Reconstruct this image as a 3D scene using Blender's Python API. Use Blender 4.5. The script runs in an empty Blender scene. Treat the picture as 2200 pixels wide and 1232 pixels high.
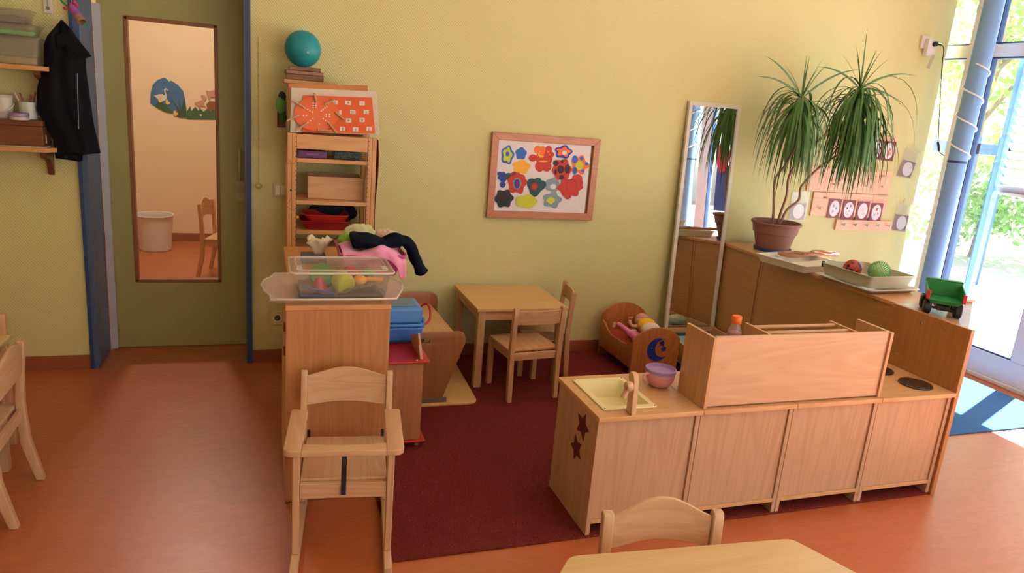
import bpy, bmesh, math, random
from mathutils import Vector, Matrix, noise
random.seed(7)
PI = math.pi
C = bpy.context.scene.collection
R = math.radians

# ------------------------------------------------------------------ camera
FPX, YAW, PITCH, ROLL, CAMH = 1558.4, .34392, .2496, -.08494, 1.70
cy_, sy_ = math.cos(YAW), math.sin(YAW); cp_, sp_ = math.cos(PITCH), math.sin(PITCH)
FW = Vector((sy_*cp_, cy_*cp_, -sp_)); R0 = Vector((cy_, -sy_, 0)); D0 = FW.cross(R0)
RT = R0*math.cos(ROLL)+D0*math.sin(ROLL); DN = -R0*math.sin(ROLL)+D0*math.cos(ROLL)
CAMP = Vector((0, 0, CAMH))
def ray(px, py): return (px-1100)/FPX*RT+(py-616)/FPX*DN+FW
def at_y(px, py, Y): d = ray(px, py); return CAMP+d*(Y/d.y)
def at_z(px, py, Z): d = ray(px, py); return CAMP+d*((Z-CAMH)/d.z)
def at_x(px, py, X): d = ray(px, py); return CAMP+d*(X/d.x)
cam = bpy.data.cameras.new('camera'); cam.sensor_width = 36; cam.lens = FPX/2200*36; cam.clip_start = .05; cam.clip_end = 200
co = bpy.data.objects.new('camera', cam); C.objects.link(co)
co.matrix_world = Matrix(((RT.x, -DN.x, -FW.x, 0), (RT.y, -DN.y, -FW.y, 0), (RT.z, -DN.z, -FW.z, CAMH), (0, 0, 0, 1)))
bpy.context.scene.camera = co

# ------------------------------------------------------------------ materials
def s2l(h):
    h = h.lstrip('#'); out = []
    for i in (0, 2, 4):
        c = int(h[i:i+2], 16)/255
        out.append(c/12.92 if c <= .04045 else ((c+.055)/1.055)**2.4)
    return (*out, 1)
MC = {}
def mat(name, col, rough=.5, spec=.5, metal=0, noise_amt=.0, nscale=8, bump=0, bscale=60, alpha=None, sheen=0, emit=0, coat=0):
    if name in MC: return MC[name]
    m = bpy.data.materials.new(name); m.use_nodes = True; nt = m.node_tree; N = nt.nodes; L = nt.links
    b = N['Principled BSDF']; c = s2l(col) if isinstance(col, str) else col
    b.inputs['Base Color'].default_value = c; b.inputs['Roughness'].default_value = rough
    b.inputs['Specular IOR Level'].default_value = spec; b.inputs['Metallic'].default_value = metal
    if coat: b.inputs['Coat Weight'].default_value = coat; b.inputs['Coat Roughness'].default_value = .15
    if sheen: b.inputs['Sheen Weight'].default_value = sheen
    if emit: b.inputs['Emission Color'].default_value = c; b.inputs['Emission Strength'].default_value = emit
    tc = N.new('ShaderNodeTexCoord')
    if noise_amt:
        n = N.new('ShaderNodeTexNoise'); n.inputs['Scale'].default_value = nscale; n.inputs['Detail'].default_value = 5
        L.new(tc.outputs['Object'], n.inputs['Vector'])
        mx = N.new('ShaderNodeMix'); mx.data_type = 'RGBA'; mx.inputs[6].default_value = tuple(max(0, x*(1-noise_amt)) for x in c[:3])+(1,)
        mx.inputs[7].default_value = tuple(min(1, x*(1+noise_amt)) for x in c[:3])+(1,)
        L.new(n.outputs['Fac'], mx.inputs[0]); L.new(mx.outputs[2], b.inputs['Base Color'])
    if bump:
        n2 = N.new('ShaderNodeTexNoise'); n2.inputs['Scale'].default_value = bscale; n2.inputs['Detail'].default_value = 3
        L.new(tc.outputs['Object'], n2.inputs['Vector'])
        bp = N.new('ShaderNodeBump'); bp.inputs['Strength'].default_value = bump; bp.inputs['Distance'].default_value = .002
        L.new(n2.outputs['Fac'], bp.inputs['Height']); L.new(bp.outputs['Normal'], b.inputs['Normal'])
    MC[name] = m; return m
def wood(name, c1, c2, axis='z', scale=1, rough=.42, coat=.15, rings=1.0):
    """long grain along axis, object coordinates"""
    if name in MC: return MC[name]
    m = bpy.data.materials.new(name); m.use_nodes = True; nt = m.node_tree; N = nt.nodes; L = nt.links
    b = N['Principled BSDF']; b.inputs['Roughness'].default_value = rough; b.inputs['Coat Weight'].default_value = coat; b.inputs['Coat Roughness'].default_value = .25
    tc = N.new('ShaderNodeTexCoord'); mp = N.new('ShaderNodeMapping')
    s = {'x': (.7, 9, 9), 'y': (9, .7, 9), 'z': (9, 9, .7)}[axis]
    mp.inputs['Scale'].default_value = tuple(v*scale for v in s); L.new(tc.outputs['Object'], mp.inputs['Vector'])
    n1 = N.new('ShaderNodeTexNoise'); n1.inputs['Scale'].default_value = 1.0; n1.inputs['Detail'].default_value = 4; n1.inputs['Distortion'].default_value = 1.2*rings
    L.new(mp.outputs['Vector'], n1.inputs['Vector'])
    mp2 = N.new('ShaderNodeMapping'); s2 = {'x': (4, 110, 110), 'y': (110, 4, 110), 'z': (110, 110, 4)}[axis]
    mp2.inputs['Scale'].default_value = s2; L.new(tc.outputs['Object'], mp2.inputs['Vector'])
    n2 = N.new('ShaderNodeTexNoise'); n2.inputs['Scale'].default_value = 1.0; n2.inputs['Detail'].default_value = 2
    L.new(mp2.outputs['Vector'], n2.inputs['Vector'])
    # figured bands out of the slow noise
    mu = N.new('ShaderNodeMath'); mu.operation = 'MULTIPLY'; mu.inputs[1].default_value = 7*rings; L.new(n1.outputs['Fac'], mu.inputs[0])
    fr = N.new('ShaderNodeMath'); fr.operation = 'PINGPONG'; fr.inputs[1].default_value = .5; L.new(mu.outputs[0], fr.inputs[0])
    ad = N.new('ShaderNodeMath'); ad.operation = 'MULTIPLY_ADD'; ad.inputs[1].default_value = .9; L.new(fr.outputs[0], ad.inputs[0])
    m3 = N.new('ShaderNodeMath'); m3.operation = 'MULTIPLY'; m3.inputs[1].default_value = .55; L.new(n2.outputs['Fac'], m3.inputs[0]); L.new(m3.outputs[0], ad.inputs[2])
    cr = N.new('ShaderNodeMix'); cr.data_type = 'RGBA'; cr.inputs[6].default_value = s2l(c1); cr.inputs[7].default_value = s2l(c2)
    L.new(ad.outputs[0], cr.inputs[0]); L.new(cr.outputs[2], b.inputs['Base Color'])
    bp = N.new('ShaderNodeBump'); bp.inputs['Strength'].default_value = .12; bp.inputs['Distance'].default_value = .001
    L.new(n2.outputs['Fac'], bp.inputs['Height']); L.new(bp.outputs['Normal'], b.inputs['Normal'])
    MC[name] = m; return m
def clear(name, tint, body, fac=.7, rough=.1, gloss=.08):
    """translucent plastic or glass: straight-through transparency mixed with a milky body and a gloss"""
    if name in MC: return MC[name]
    m = bpy.data.materials.new(name); m.use_nodes = True; nt = m.node_tree; N = nt.nodes; L = nt.links
    N.remove(N['Principled BSDF']); out = N['Material Output']
    tr = N.new('ShaderNodeBsdfTransparent'); tr.inputs[0].default_value = s2l(tint)
    df = N.new('ShaderNodeBsdfDiffuse'); df.inputs[0].default_value = s2l(body)
    tl = N.new('ShaderNodeBsdfTranslucent'); tl.inputs[0].default_value = s2l(body)
    gl = N.new('ShaderNodeBsdfGlossy'); gl.inputs['Roughness'].default_value = rough
    m0 = N.new('ShaderNodeMixShader'); m0.inputs[0].default_value = .4; L.new(df.outputs[0], m0.inputs[1]); L.new(tl.outputs[0], m0.inputs[2])
    m1 = N.new('ShaderNodeMixShader'); m1.inputs[0].default_value = fac; L.new(m0.outputs[0], m1.inputs[1]); L.new(tr.outputs[0], m1.inputs[2])
    lw = N.new('ShaderNodeLayerWeight'); lw.inputs[0].default_value = .5
    pw = N.new('ShaderNodeMath'); pw.operation = 'POWER'; pw.inputs[1].default_value = 4; L.new(lw.outputs['Facing'], pw.inputs[0])
    mm = N.new('ShaderNodeMath'); mm.operation = 'MULTIPLY_ADD'; mm.inputs[1].default_value = .7; mm.inputs[2].default_value = gloss*.45; L.new(pw.outputs[0], mm.inputs[0])
    m2 = N.new('ShaderNodeMixShader'); L.new(mm.outputs[0], m2.inputs[0]); L.new(m1.outputs[0], m2.inputs[1]); L.new(gl.outputs[0], m2.inputs[2])
    L.new(m2.outputs[0], out.inputs[0]); MC[name] = m; return m

def wallpaper(name, c1):
    m = bpy.data.materials.new(name); m.use_nodes = True; nt = m.node_tree; N = nt.nodes; L = nt.links
    b = N['Principled BSDF']; b.inputs['Roughness'].default_value = .55; b.inputs['Specular IOR Level'].default_value = .35
    tc = N.new('ShaderNodeTexCoord')
    hs = []
    for a in (40, -40):
        mp = N.new('ShaderNodeMapping'); mp.inputs['Rotation'].default_value = (0, R(a), 0); L.new(tc.outputs['Object'], mp.inputs['Vector'])
        w = N.new('ShaderNodeTexWave'); w.wave_type = 'BANDS'; w.bands_direction = 'X'; w.inputs['Scale'].default_value = 26 if a > 0 else 32
        w.inputs['Distortion'].default_value = .5; w.inputs['Detail'].default_value = 1
        L.new(mp.outputs['Vector'], w.inputs['Vector']); hs.append(w)
    ad = N.new('ShaderNodeMath'); ad.operation = 'MULTIPLY_ADD'; ad.inputs[1].default_value = 1.0
    L.new(hs[0].outputs['Fac'], ad.inputs[0]); h2 = N.new('ShaderNodeMath'); h2.operation = 'MULTIPLY'; h2.inputs[1].default_value = .85
    L.new(hs[1].outputs['Fac'], h2.inputs[0]); L.new(h2.outputs[0], ad.inputs[2])
    bp = N.new('ShaderNodeBump'); bp.inputs['Strength'].default_value = .38; bp.inputs['Distance'].default_value = .0022
    L.new(ad.outputs[0], bp.inputs['Height']); L.new(bp.outputs['Normal'], b.inputs['Normal'])
    c = s2l(c1); mx = N.new('ShaderNodeMix'); mx.data_type = 'RGBA'; mx.inputs[6].default_value = tuple(x*.90 for x in c[:3])+(1,); mx.inputs[7].default_value = c
    sc = N.new('ShaderNodeMath'); sc.operation = 'MULTIPLY'; sc.inputs[1].default_value = .62; L.new(ad.outputs[0], sc.inputs[0])
    L.new(sc.outputs[0], mx.inputs[0]); L.new(mx.outputs[2], b.inputs['Base Color'])
    MC[name] = m; return m

WALLY = wallpaper('yellow_wallpaper', '#d8d092')
PEACH = mat('peach_paint', '#eccfa8', .7, .3, bump=.3, bscale=120)
CEIL = mat('ceiling_white', '#efe9dc', .8, .2)
BEECH_Z = wood('beech_upright', '#cfa376', '#b98657', 'z', .9)
BEECH_X = wood('beech_across', '#cfa376', '#b98657', 'x', .9)
BEECH_Y = wood('beech_deep', '#cfa376', '#b98657', 'y', .9)
PALE_Z = wood('pale_beech_upright', '#d3ae88', '#be9167', 'z', .9)
PALE_X = wood('pale_beech_across', '#d3ae88', '#be9167', 'x', .9)
PALE_Y = wood('pale_beech_deep', '#d3ae88', '#be9167', 'y', .9)
KIT_Z = wood('kitchen_panel', '#c59f7d', '#ae8564', 'z', .55, .4, .2, 1.2)
KIT_X = wood('kitchen_top', '#d3a877', '#c18f5c', 'x', 1.0)
KIT_E = wood('kitchen_edge', '#d8a676', '#c8915f', 'z', 2.0)
OAK_Y = wood('oak_laminate', '#bf8c50', '#a87840', 'y', 1.2, .38)
OAK_Z = wood('oak_laminate_up', '#bf8850', '#a8743f', 'z', 1.2, .38)
PINE = wood('pine_wood', '#b9713a', '#8f4f24', 'z', 1.5, .4)
SHELFW = wood('shelf_wood', '#d7a066', '#c0854d', 'x', 1.2)
SHELFZ = wood('shelf_wood_up', '#d7a066', '#c0854d', 'z', 1.2)
PLY = wood('plywood', '#d0a574', '#b98a58', 'y', .8)
PLYX = wood('plywood_panel', '#bd8552', '#a06b3b', 'z', .8)
TABX = wood('table_top', '#d5ac70', '#c5985c', 'x', .7, .35)
FGT = wood('pale_table_top', '#dcbd8b', '#cba874', 'x', .6, .3)
DKW = wood('dark_wood', '#7a4526', '#57301a', 'x', 1.2)
OLDW = wood('old_block_wood', '#8d5d34', '#6d4526', 'x', 2)
BROWNW = wood('red_brown_wood', '#c98763', '#a96346', 'x', 3)
REDP = mat('red_laminate', '#b3261d', .3)
BLACK = mat('black_plastic', '#15161a', .35)
BLACKM = mat('black_enamel', '#1b1c1e', .25, coat=.3)
WHITE = mat('white_plastic', '#e8e6e0', .35)
WHITEF = mat('white_frame', '#dcd9d6', .3)
OLIVE = mat('olive_door', '#a5a063', .38, noise_amt=.03, nscale=3)
BLUEG = mat('blue_grey_metal', '#4f6283', .35, .5, .2)
BLUEF = mat('blue_frame', '#28436c', .35)
BLUEP = mat('blue_pillar', '#7ba5d6', .3)
ALU = mat('aluminium', '#a9adb3', .3, .5, .8)
SKIRT = mat('brick_red_skirting', '#94502f', .45)
SOIL = mat('soil', '#2a1f18', .95, bump=1, bscale=200)
LEAFM = mat('leaf_green', '#47702f', .4, .5, noise_amt=.35, nscale=14)
STEMM = mat('stem_brown', '#8a6650', .8, noise_amt=.3, nscale=60, bump=.8, bscale=120)
TERRA = mat('terracotta', '#86594a', .75, noise_amt=.3, nscale=14, bump=.4)
CREAM = mat('cream_plastic', '#efe3ac', .3)
PINKP = mat('pink_plastic', '#cf8a86', .4)
LILAC = mat('lilac_plastic', '#a386bb', .4)
CLOTHW = mat('tissue_white', '#f4eed6', .9)
SKIN = mat('doll_skin', '#d9a080', .45)
GREY = mat('grey_plastic', '#d8cfa6', .35)
TRAYW = mat('white_tray', '#e9e2cf', .35)
TRAYG = mat('grey_tray', '#bdb594', .4)
MIRROR = mat('mirror_glass', '#f2f5f4', .015, .5, 1.0)
GLASS = clear('window_glass', '#ffffff', '#ffffff', .99, .02, .09)
FROST = clear('milky_plastic', '#fffdf8', '#fffaf0', .50, .25, .06)
RIMP = clear('milky_rim', '#fffdf8', '#fffaf2', .25, .25, .08)
CLEARP = clear('clear_plastic', '#fffdfa', '#fffaf2', .92, .15, .06)
FOIL = clear('plastic_foil', '#ffffff', '#ffffff', .86, .12, .10)

# floors
def floor_mat():
    m = bpy.data.materials.new('orange_linoleum'); m.use_nodes = True; nt = m.node_tree; N = nt.nodes; L = nt.links
    b = N['Principled BSDF']; b.inputs['Roughness'].default_value = .33; b.inputs['Specular IOR Level'].default_value = .7
    tc = N.new('ShaderNodeTexCoord'); n = N.new('ShaderNodeTexNoise'); n.inputs['Scale'].default_value = 9; n.inputs['Detail'].default_value = 10; n.inputs['Distortion'].default_value = 1.5
    mp = N.new('ShaderNodeMapping'); mp.inputs['Scale'].default_value = (1, 3, 1); L.new(tc.outputs['Object'], mp.inputs['Vector']); L.new(mp.outputs['Vector'], n.inputs['Vector'])
    r = N.new('ShaderNodeValToRGB'); r.color_ramp.elements[0].position = .3; r.color_ramp.elements[1].position = .72
    r.color_ramp.elements[0].color = s2l('#a9592e'); r.color_ramp.elements[1].color = s2l('#b86539')
    L.new(n.outputs['Fac'], r.inputs[0]); L.new(r.outputs[0], b.inputs['Base Color'])
    n3 = N.new('ShaderNodeTexNoise'); n3.inputs['Scale'].default_value = 2.5; L.new(tc.outputs['Object'], n3.inputs['Vector'])
    mr = N.new('ShaderNodeMapRange'); mr.inputs[3].default_value = .30; mr.inputs[4].default_value = .42; L.new(n3.outputs['Fac'], mr.inputs[0]); L.new(mr.outputs[0], b.inputs['Roughness'])
    return m
LINO = floor_mat()
def carpet_mat(name, c1, c2, sc):
    m = bpy.data.materials.new(name); m.use_nodes = True; nt = m.node_tree; N = nt.nodes; L = nt.links
    b = N['Principled BSDF']; b.inputs['Roughness'].default_value = .95; b.inputs['Specular IOR Level'].default_value = .1
    tc = N.new('ShaderNodeTexCoord'); v = N.new('ShaderNodeTexVoronoi'); v.inputs['Scale'].default_value = sc; L.new(tc.outputs['Object'], v.inputs['Vector'])
    n = N.new('ShaderNodeTexNoise'); n.inputs['Scale'].default_value = sc*1.5; L.new(tc.outputs['Object'], n.inputs['Vector'])
    mx = N.new('ShaderNodeMix'); mx.data_type = 'RGBA'; mx.inputs[6].default_value = s2l(c1); mx.inputs[7].default_value = s2l(c2)
    L.new(n.outputs['Fac'], mx.inputs[0]); L.new(mx.outputs[2], b.inputs['Base Color'])
    bp = N.new('ShaderNodeBump'); bp.inputs['Strength'].default_value = 1; bp.inputs['Distance'].default_value = .004
    L.new(v.outputs['Distance'], bp.inputs['Height']); L.new(bp.outputs['Normal'], b.inputs['Normal'])
    return m
REDC = carpet_mat('burgundy_carpet', '#481815', '#8e3730', 170)
BLUEC = carpet_mat('blue_carpet', '#27507e', '#5a8ac0', 150)

# ------------------------------------------------------------------ mesh helpers
class MB:
    def __init__(s): s.bm = bmesh.new(); s.mi = 0
    def _paint(s, faces):
        for f in faces: f.material_index = s.mi
    def box(s, x0, x1, y0, y1, z0, z1, mtx=None):
        v = [s.bm.verts.new(p) for p in ((x0, y0, z0), (x1, y0, z0), (x1, y1, z0), (x0, y1, z0), (x0, y0, z1), (x1, y0, z1), (x1, y1, z1), (x0, y1, z1))]
        if mtx:
            for q in v: q.co = mtx @ q.co
        s._paint([s.bm.faces.new([v[i] for i in f]) for f in ((0, 3, 2, 1), (4, 5, 6, 7), (0, 1, 5, 4), (1, 2, 6, 5), (2, 3, 7, 6), (3, 0, 4, 7))]); return s
    def hexa(s, pts):
        v = [s.bm.verts.new(p) for p in pts]
        s._paint([s.bm.faces.new([v[i] for i in f]) for f in ((0, 3, 2, 1), (4, 5, 6, 7), (0, 1, 5, 4), (1, 2, 6, 5), (2, 3, 7, 6), (3, 0, 4, 7))]); return s
    def prism(s, pts, d):
        """pts: coplanar Vectors, d: extrusion Vector"""
        a = [s.bm.verts.new(p) for p in pts]; b = [s.bm.verts.new(Vector(p)+Vector(d)) for p in pts]; n = len(a)
        fs = [s.bm.faces.new(a), s.bm.faces.new(list(reversed(b)))]+[s.bm.faces.new((a[i], b[i], b[(i+1) % n], a[(i+1) % n])) for i in range(n)]
        s._paint(fs); return s
    def ring(s, c, u, v, r, n, r2=None):
        r2 = r if r2 is None else r2
        return [s.bm.verts.new(Vector(c)+Vector(u)*(r*math.cos(2*PI*i/n))+Vector(v)*(r2*math.sin(2*PI*i/n))) for i in range(n)]
    def loft(s, rings, cap0=True, cap1=True):
        fs = []
        for a, b in zip(rings, rings[1:]):
            n = len(a)
            for i in range(n): fs.append(s.bm.faces.new((a[i], a[(i+1) % n], b[(i+1) % n], b[i])))
        if cap0: fs.append(s.bm.faces.new(list(reversed(rings[0]))))
        if cap1: fs.append(s.bm.faces.new(rings[-1]))
        s._paint(fs); return s
    def lathe(s, prof, c=(0, 0, 0), n=32, axis='z', cap0=True, cap1=True):
        c = Vector(c); ax = {'z': (Vector((1, 0, 0)), Vector((0, 1, 0)), Vector((0, 0, 1))), 'x': (Vector((0, 1, 0)), Vector((0, 0, 1)), Vector((1, 0, 0))), 'y': (Vector((0, 0, 1)), Vector((1, 0, 0)), Vector((0, 1, 0)))}[axis] if isinstance(axis, str) else frame(axis)
        return s.loft([s.ring(c+ax[2]*h, ax[0], ax[1], max(r, 1e-5), n) for r, h in prof], cap0, cap1)
    def cyl(s, a, b, r, n=16, r1=None):
        a = Vector(a); b = Vector(b); u, v, w = frame(b-a)
        return s.loft([s.ring(a, u, v, r, n), s.ring(b, u, v, r if r1 is None else r1, n)])
    def tube(s, pts, r, n=8, closed=False):
        pts = [Vector(p) for p in pts]; rings = []; m = len(pts)
        u = None
        for i, p in enumerate(pts):
            t = (pts[(i+1) % m if closed else min(i+1, m-1)]-pts[i-1 if (closed or i > 0) else 0]).normalized()
            if u is None: u, v, _ = frame(t)
            else:
                u = (u-t*u.dot(t)).normalized(); v = t.cross(u)
            rr = r(i/(m-1)) if callable(r) else r
            rings.append(s.ring(p, u, v, rr, n))
        if closed:
            rings.append(rings[0]); return s.loft(rings, False, False)
        return s.loft(rings)
    def sphere(s, c, r, n=24, m=14, sc=(1, 1, 1), nz=0, ns=3, mtx=None):
        c = Vector(c); top = None; rings = []
        for j in range(m+1):
            th = PI*j/m; rr = max(math.sin(th), 1e-4)
            ring = []
            for i in range(n):
                p = Vector((rr*math.cos(2*PI*i/n), rr*math.sin(2*PI*i/n), -math.cos(th)))
                k = 1+nz*noise.noise(p*ns+c*7) if nz else 1
                q = Vector((p.x*sc[0], p.y*sc[1], p.z*sc[2]))*r*k
                if mtx: q = mtx @ q
                ring.append(s.bm.verts.new(c+q))
            rings.append(ring)
        return s.loft(rings, True, True)
    def poly(s, pts):
        s._paint([s.bm.faces.new([s.bm.verts.new(p) for p in pts])]); return s
    def grid(s, P):
        V = [[s.bm.verts.new(p) for p in row] for row in P]; fs = []
        for j in range(len(V)-1):
            for i in range(len(V[0])-1): fs.append(s.bm.faces.new((V[j][i], V[j][i+1], V[j+1][i+1], V[j+1][i])))
        s._paint(fs); return s
def frame(w):
    w = Vector(w).normalized(); a = Vector((0, 0, 1)) if abs(w.z) < .9 else Vector((1, 0, 0))
    u = a.cross(w).normalized(); return u, w.cross(u), w
def build(mb, name, m, parent=None, bevel=0, smooth=False, world=True, seg=2, solid=0, sub=0):
    """link the collected shapes as one mesh; coordinates are world ones unless world=False"""
    bm = mb.bm; bmesh.ops.recalc_face_normals(bm, faces=bm.faces[:])
    if parent is not None and world:
        inv = root_matrix(parent).inverted(); bm.transform(inv)
    me = bpy.data.meshes.new(name); bm.to_mesh(me); bm.free()
    for q in (m if isinstance(m, (list, tuple)) else [m]): me.materials.append(q)
    if smooth or bevel:
        for p in me.polygons: p.use_smooth = True
        if not (smooth is True): 
            try: me.set_sharp_from_angle(angle=R(38))
            except Exception: pass
    o = bpy.data.objects.new(name, me); C.objects.link(o)
    if parent is not None: o.parent = parent
    if solid: md = o.modifiers.new('solid', 'SOLIDIFY'); md.thickness = solid; md.offset = 0
    if sub: md = o.modifiers.new('sub', 'SUBSURF'); md.levels = md.render_levels = sub
    if bevel:
        md = o.modifiers.new('bevel', 'BEVEL'); md.width = bevel; md.segments = seg; md.limit_method = 'ANGLE'; md.angle_limit = R(40); md.harden_normals = True
    return o
def root_matrix(o):
    m = o.matrix_basis.copy()
    while o.parent: o = o.parent; m = o.matrix_basis @ m
    return m
def setp(o, label=None, cat=None, group=None, kind=None):
    if label: o['label'] = label
    if cat: o['category'] = cat
    if group: o['group'] = group
    if kind: o['kind'] = kind
    return o
def thing(name, label, cat, loc=(0, 0, 0), rz=0, group=None):
    o = bpy.data.objects.new(name, None); o.empty_display_size = .1; C.objects.link(o); o.location = loc; o.rotation_euler = (0, 0, rz)
    return setp(o, label, cat, group)
def struct(mb, name, m, **k): return setp(build(mb, name, m, **k), kind='structure')
def copy_tree(o, parent=None):
    c = o.copy(); C.objects.link(c); c.parent = parent
    for ch in [x for x in C.objects if x.parent == o]: copy_tree(ch, c)
    return c
def curve_mesh(loops, thick, bevel=0, text=None, size=.1, align='CENTER'):
    """flat plate from 2-D loops (holes allowed) or text, extruded +-thick/2 along local z; returns bmesh"""
    if text is not None:
        cu = bpy.data.curves.new('t', 'FONT'); cu.body = text; cu.size = size; cu.align_x = align; cu.align_y = 'CENTER'
    else:
        cu = bpy.data.curves.new('c', 'CURVE'); cu.dimensions = '2D'; cu.fill_mode = 'BOTH'
        for lp in loops:
            sp = cu.splines.new('POLY'); sp.points.add(len(lp)-1); sp.use_cyclic_u = True
            for q, p in zip(sp.points, lp): q.co = (p[0], p[1], 0, 1)
    cu.extrude = thick/2; cu.bevel_depth = bevel; cu.bevel_resolution = 2; cu.resolution_u = 3
    if bevel: cu.extrude = max(thick/2-bevel, 0); cu.offset = -bevel
    o = bpy.data.objects.new('tmp', cu); C.objects.link(o)
    dg = bpy.context.evaluated_depsgraph_get(); dg.update()
    me = bpy.data.meshes.new_from_object(o.evaluated_get(dg)); bm = bmesh.new(); bm.from_mesh(me)
    bpy.data.objects.remove(o); bpy.data.curves.remove(cu); bpy.data.meshes.remove(me)
    bmesh.ops.remove_doubles(bm, verts=bm.verts[:], dist=1e-6)
    for f in bm.faces: f.material_index = 0
    return bm
def plate(name, m, loops, thick, mtx, parent=None, bevel=0, text=None, size=.1, world=True):
    bm = curve_mesh(loops, thick, bevel, text, size); bm.transform(mtx)
    if mtx.determinant() < 0: bmesh.ops.reverse_faces(bm, faces=bm.faces[:])
    mb = MB(); mb.bm.free(); mb.bm = bm
    o = build(mb, name, m, parent, world=world, smooth='auto' if bevel else False)
    return o
# planes: local (a,b,c) -> world
def MXZ(y): return Matrix(((1, 0, 0, 0), (0, 0, -1, y), (0, 1, 0, 0), (0, 0, 0, 1)))       # drawn in x,z ; local +z -> -y
def MYZ(x): return Matrix(((0, 0, 1, x), (1, 0, 0, 0), (0, 1, 0, 0), (0, 0, 0, 1)))        # drawn in y,z
def MXY(z): return Matrix.Translation((0, 0, z))
def rrect(x0, x1, y0, y1, r, n=6, rs=None):
    rs = rs or (r, r, r, r); out = []
    for (cx, cy, a0, q) in ((x1, y1, 0, rs[0]), (x0, y1, 90, rs[1]), (x0, y0, 180, rs[2]), (x1, y0, 270, rs[3])):
        q = max(q, 1e-4); ccx = cx-q if cx == x1 else cx+q; ccy = cy-q if cy == y1 else cy+q
        for i in range(n+1):
            a = R(a0+90*i/n); out.append((ccx+q*math.cos(a), ccy+q*math.sin(a)))
    return out
def ell(cx, cy, rx, ry=None, n=24, lobes=0, amp=0, ph=0, rot=0):
    ry = rx if ry is None else ry; out = []
    for i in range(n):
        a = 2*PI*i/n; k = 1+(amp*math.cos(lobes*a+ph) if lobes else 0)
        x, y = rx*k*math.cos(a), ry*k*math.sin(a); out.append((cx+x*math.cos(rot)-y*math.sin(rot), cy+x*math.sin(rot)+y*math.cos(rot)))
    return out
def star(cx, cy, r, rot=0, k=.45, n=5):
    return [(cx+(r if i % 2 == 0 else r*k)*math.sin(rot+PI*i/n), cy+(r if i % 2 == 0 else r*k)*math.cos(rot+PI*i/n)) for i in range(2*n)]
def W2(px, py, Y):
    p = at_y(px, py, Y); return (p.x, p.z)

#################################################################### SETTING
WY = 4.5; XR = 5.05; XL = -4.2; YB = -4.6; ZC = 3.3
struct(MB().box(XL-.3, XR+.12, YB-.3, 8.4, -.12, 0), 'floor', LINO)
struct(MB().box(XL-.3, XR+.35, YB-.3, 8.4, ZC, ZC+.2), 'ceiling', CEIL)
DX0, DX1, DZ = -.885, -.058, 2.42
w = MB().box(XL-.3, DX0-.005, WY, WY+.32, 0, ZC).box(DX1, 4.985, WY, WY+.32, 0, ZC).box(DX0-.005, DX1, WY, WY+.32, DZ, ZC)
struct(w, 'wall_back', [WALLY])
struct(MB().box(XL-.3, XL, YB-.3, 8.4, 0, ZC), 'wall_left', WALLY)
# wall behind the camera with wide window openings
w = MB().box(XL, XR+.1, YB-.3, YB, 0, .8).box(XL, XR+.1, YB-.3, YB, 2.75, ZC).box(XL, .35, YB-.3, YB, .8, 2.75).box(4.4, XR+.1, YB-.3, YB, .8, 2.75)
struct(w, 'wall_front', WALLY)
for k, (a, b) in enumerate(((.35, 4.4),)):
    f = MB()
    for (x0, x1, z0, z1) in ((a, b, .8, .86), (a, b, 2.69, 2.75), (a, a+.06, .86, 2.69), (b-.06, b, .86, 2.69), ((a+b)/2-.04, (a+b)/2+.04, .86, 2.69)): f.box(x0, x1, YB-.18, YB-.12, z0, z1)
    o = struct(f, 'window_%d' % (k+3), WHITEF); build(MB().box(a+.06, b-.06, YB-.155, YB-.15, .86, 2.69), 'pane', GLASS, o)
# skirting
struct(MB().box(XL, DX0-.045, WY-.012, WY-.0005, 0, .082), 'baseboard_left', SKIRT, bevel=.002)
struct(MB().box(DX1+.002, 4.98, WY-.012, WY-.0005, 0, .082), 'baseboard_back', SKIRT, bevel=.002)

# door: blue steel frame, sliding aluminium edge, olive leaf with tall window
f = MB().box(DX0-.042, DX0, WY-.014, WY+.04, 0, DZ+.04)
f.box(DX0-.004, DX0, WY+.04, WY+.315, 0, DZ).box(DX1-.03, DX1+.004, WY-.014, WY+.04, 0, DZ+.04).box(DX1-.004, DX1-.0005, WY+.04, WY+.315, 0, DZ)
f.box(DX0, DX1-.03, WY-.014, WY+.315, DZ, DZ+.04)
struct(f, 'trim_1', [BLUEG], bevel=.002)
struct(MB().box(DX0-.048, DX0-.030, WY-.018, WY-.0145, 0, DZ), 'trim_2', BLUEF)
struct(MB().box(DX1-.022, DX1+.006, WY-.018, WY-.0145, 0, DZ), 'trim_3', BLUEF)
YD = 4.84
struct(MB().box(-.880, -.842, YD-.045, YD-.012, .01, 2.035), 'trim_4', mat('strip_grey', '#c6c8cc', .35), bevel=.002)
wl, wr, wb, wt = -.73, -.243, .43, 1.985
d = MB().box(-.866, wl, YD-.008, YD+.035, .006, DZ).box(wr, DX1-.006, YD-.008, YD+.035, .006, DZ).box(wl, wr, YD-.008, YD+.035, .006, wb).box(wl, wr, YD-.008, YD+.035, wt, DZ)
door = struct(d, 'door_1', OLIVE)
b = MB(); t = .016
for q in ((wl-.004, wl+t, wb, wt), (wr-t, wr+.004, wb, wt), (wl, wr, wb-.004, wb+t), (wl, wr, wt-t, wt+.004)): b.box(q[0], q[1], YD-.014, YD+.04, q[2], q[3])
build(b, 'glazing_bead', wood('bead_wood', '#9a5f33', '#7c4824', 'z', 2), door, .002)
build(MB().box(wl+t, wr-t, YD+.012, YD+.017, wb+t, wt-t), 'door_pane', GLASS, door)
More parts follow.
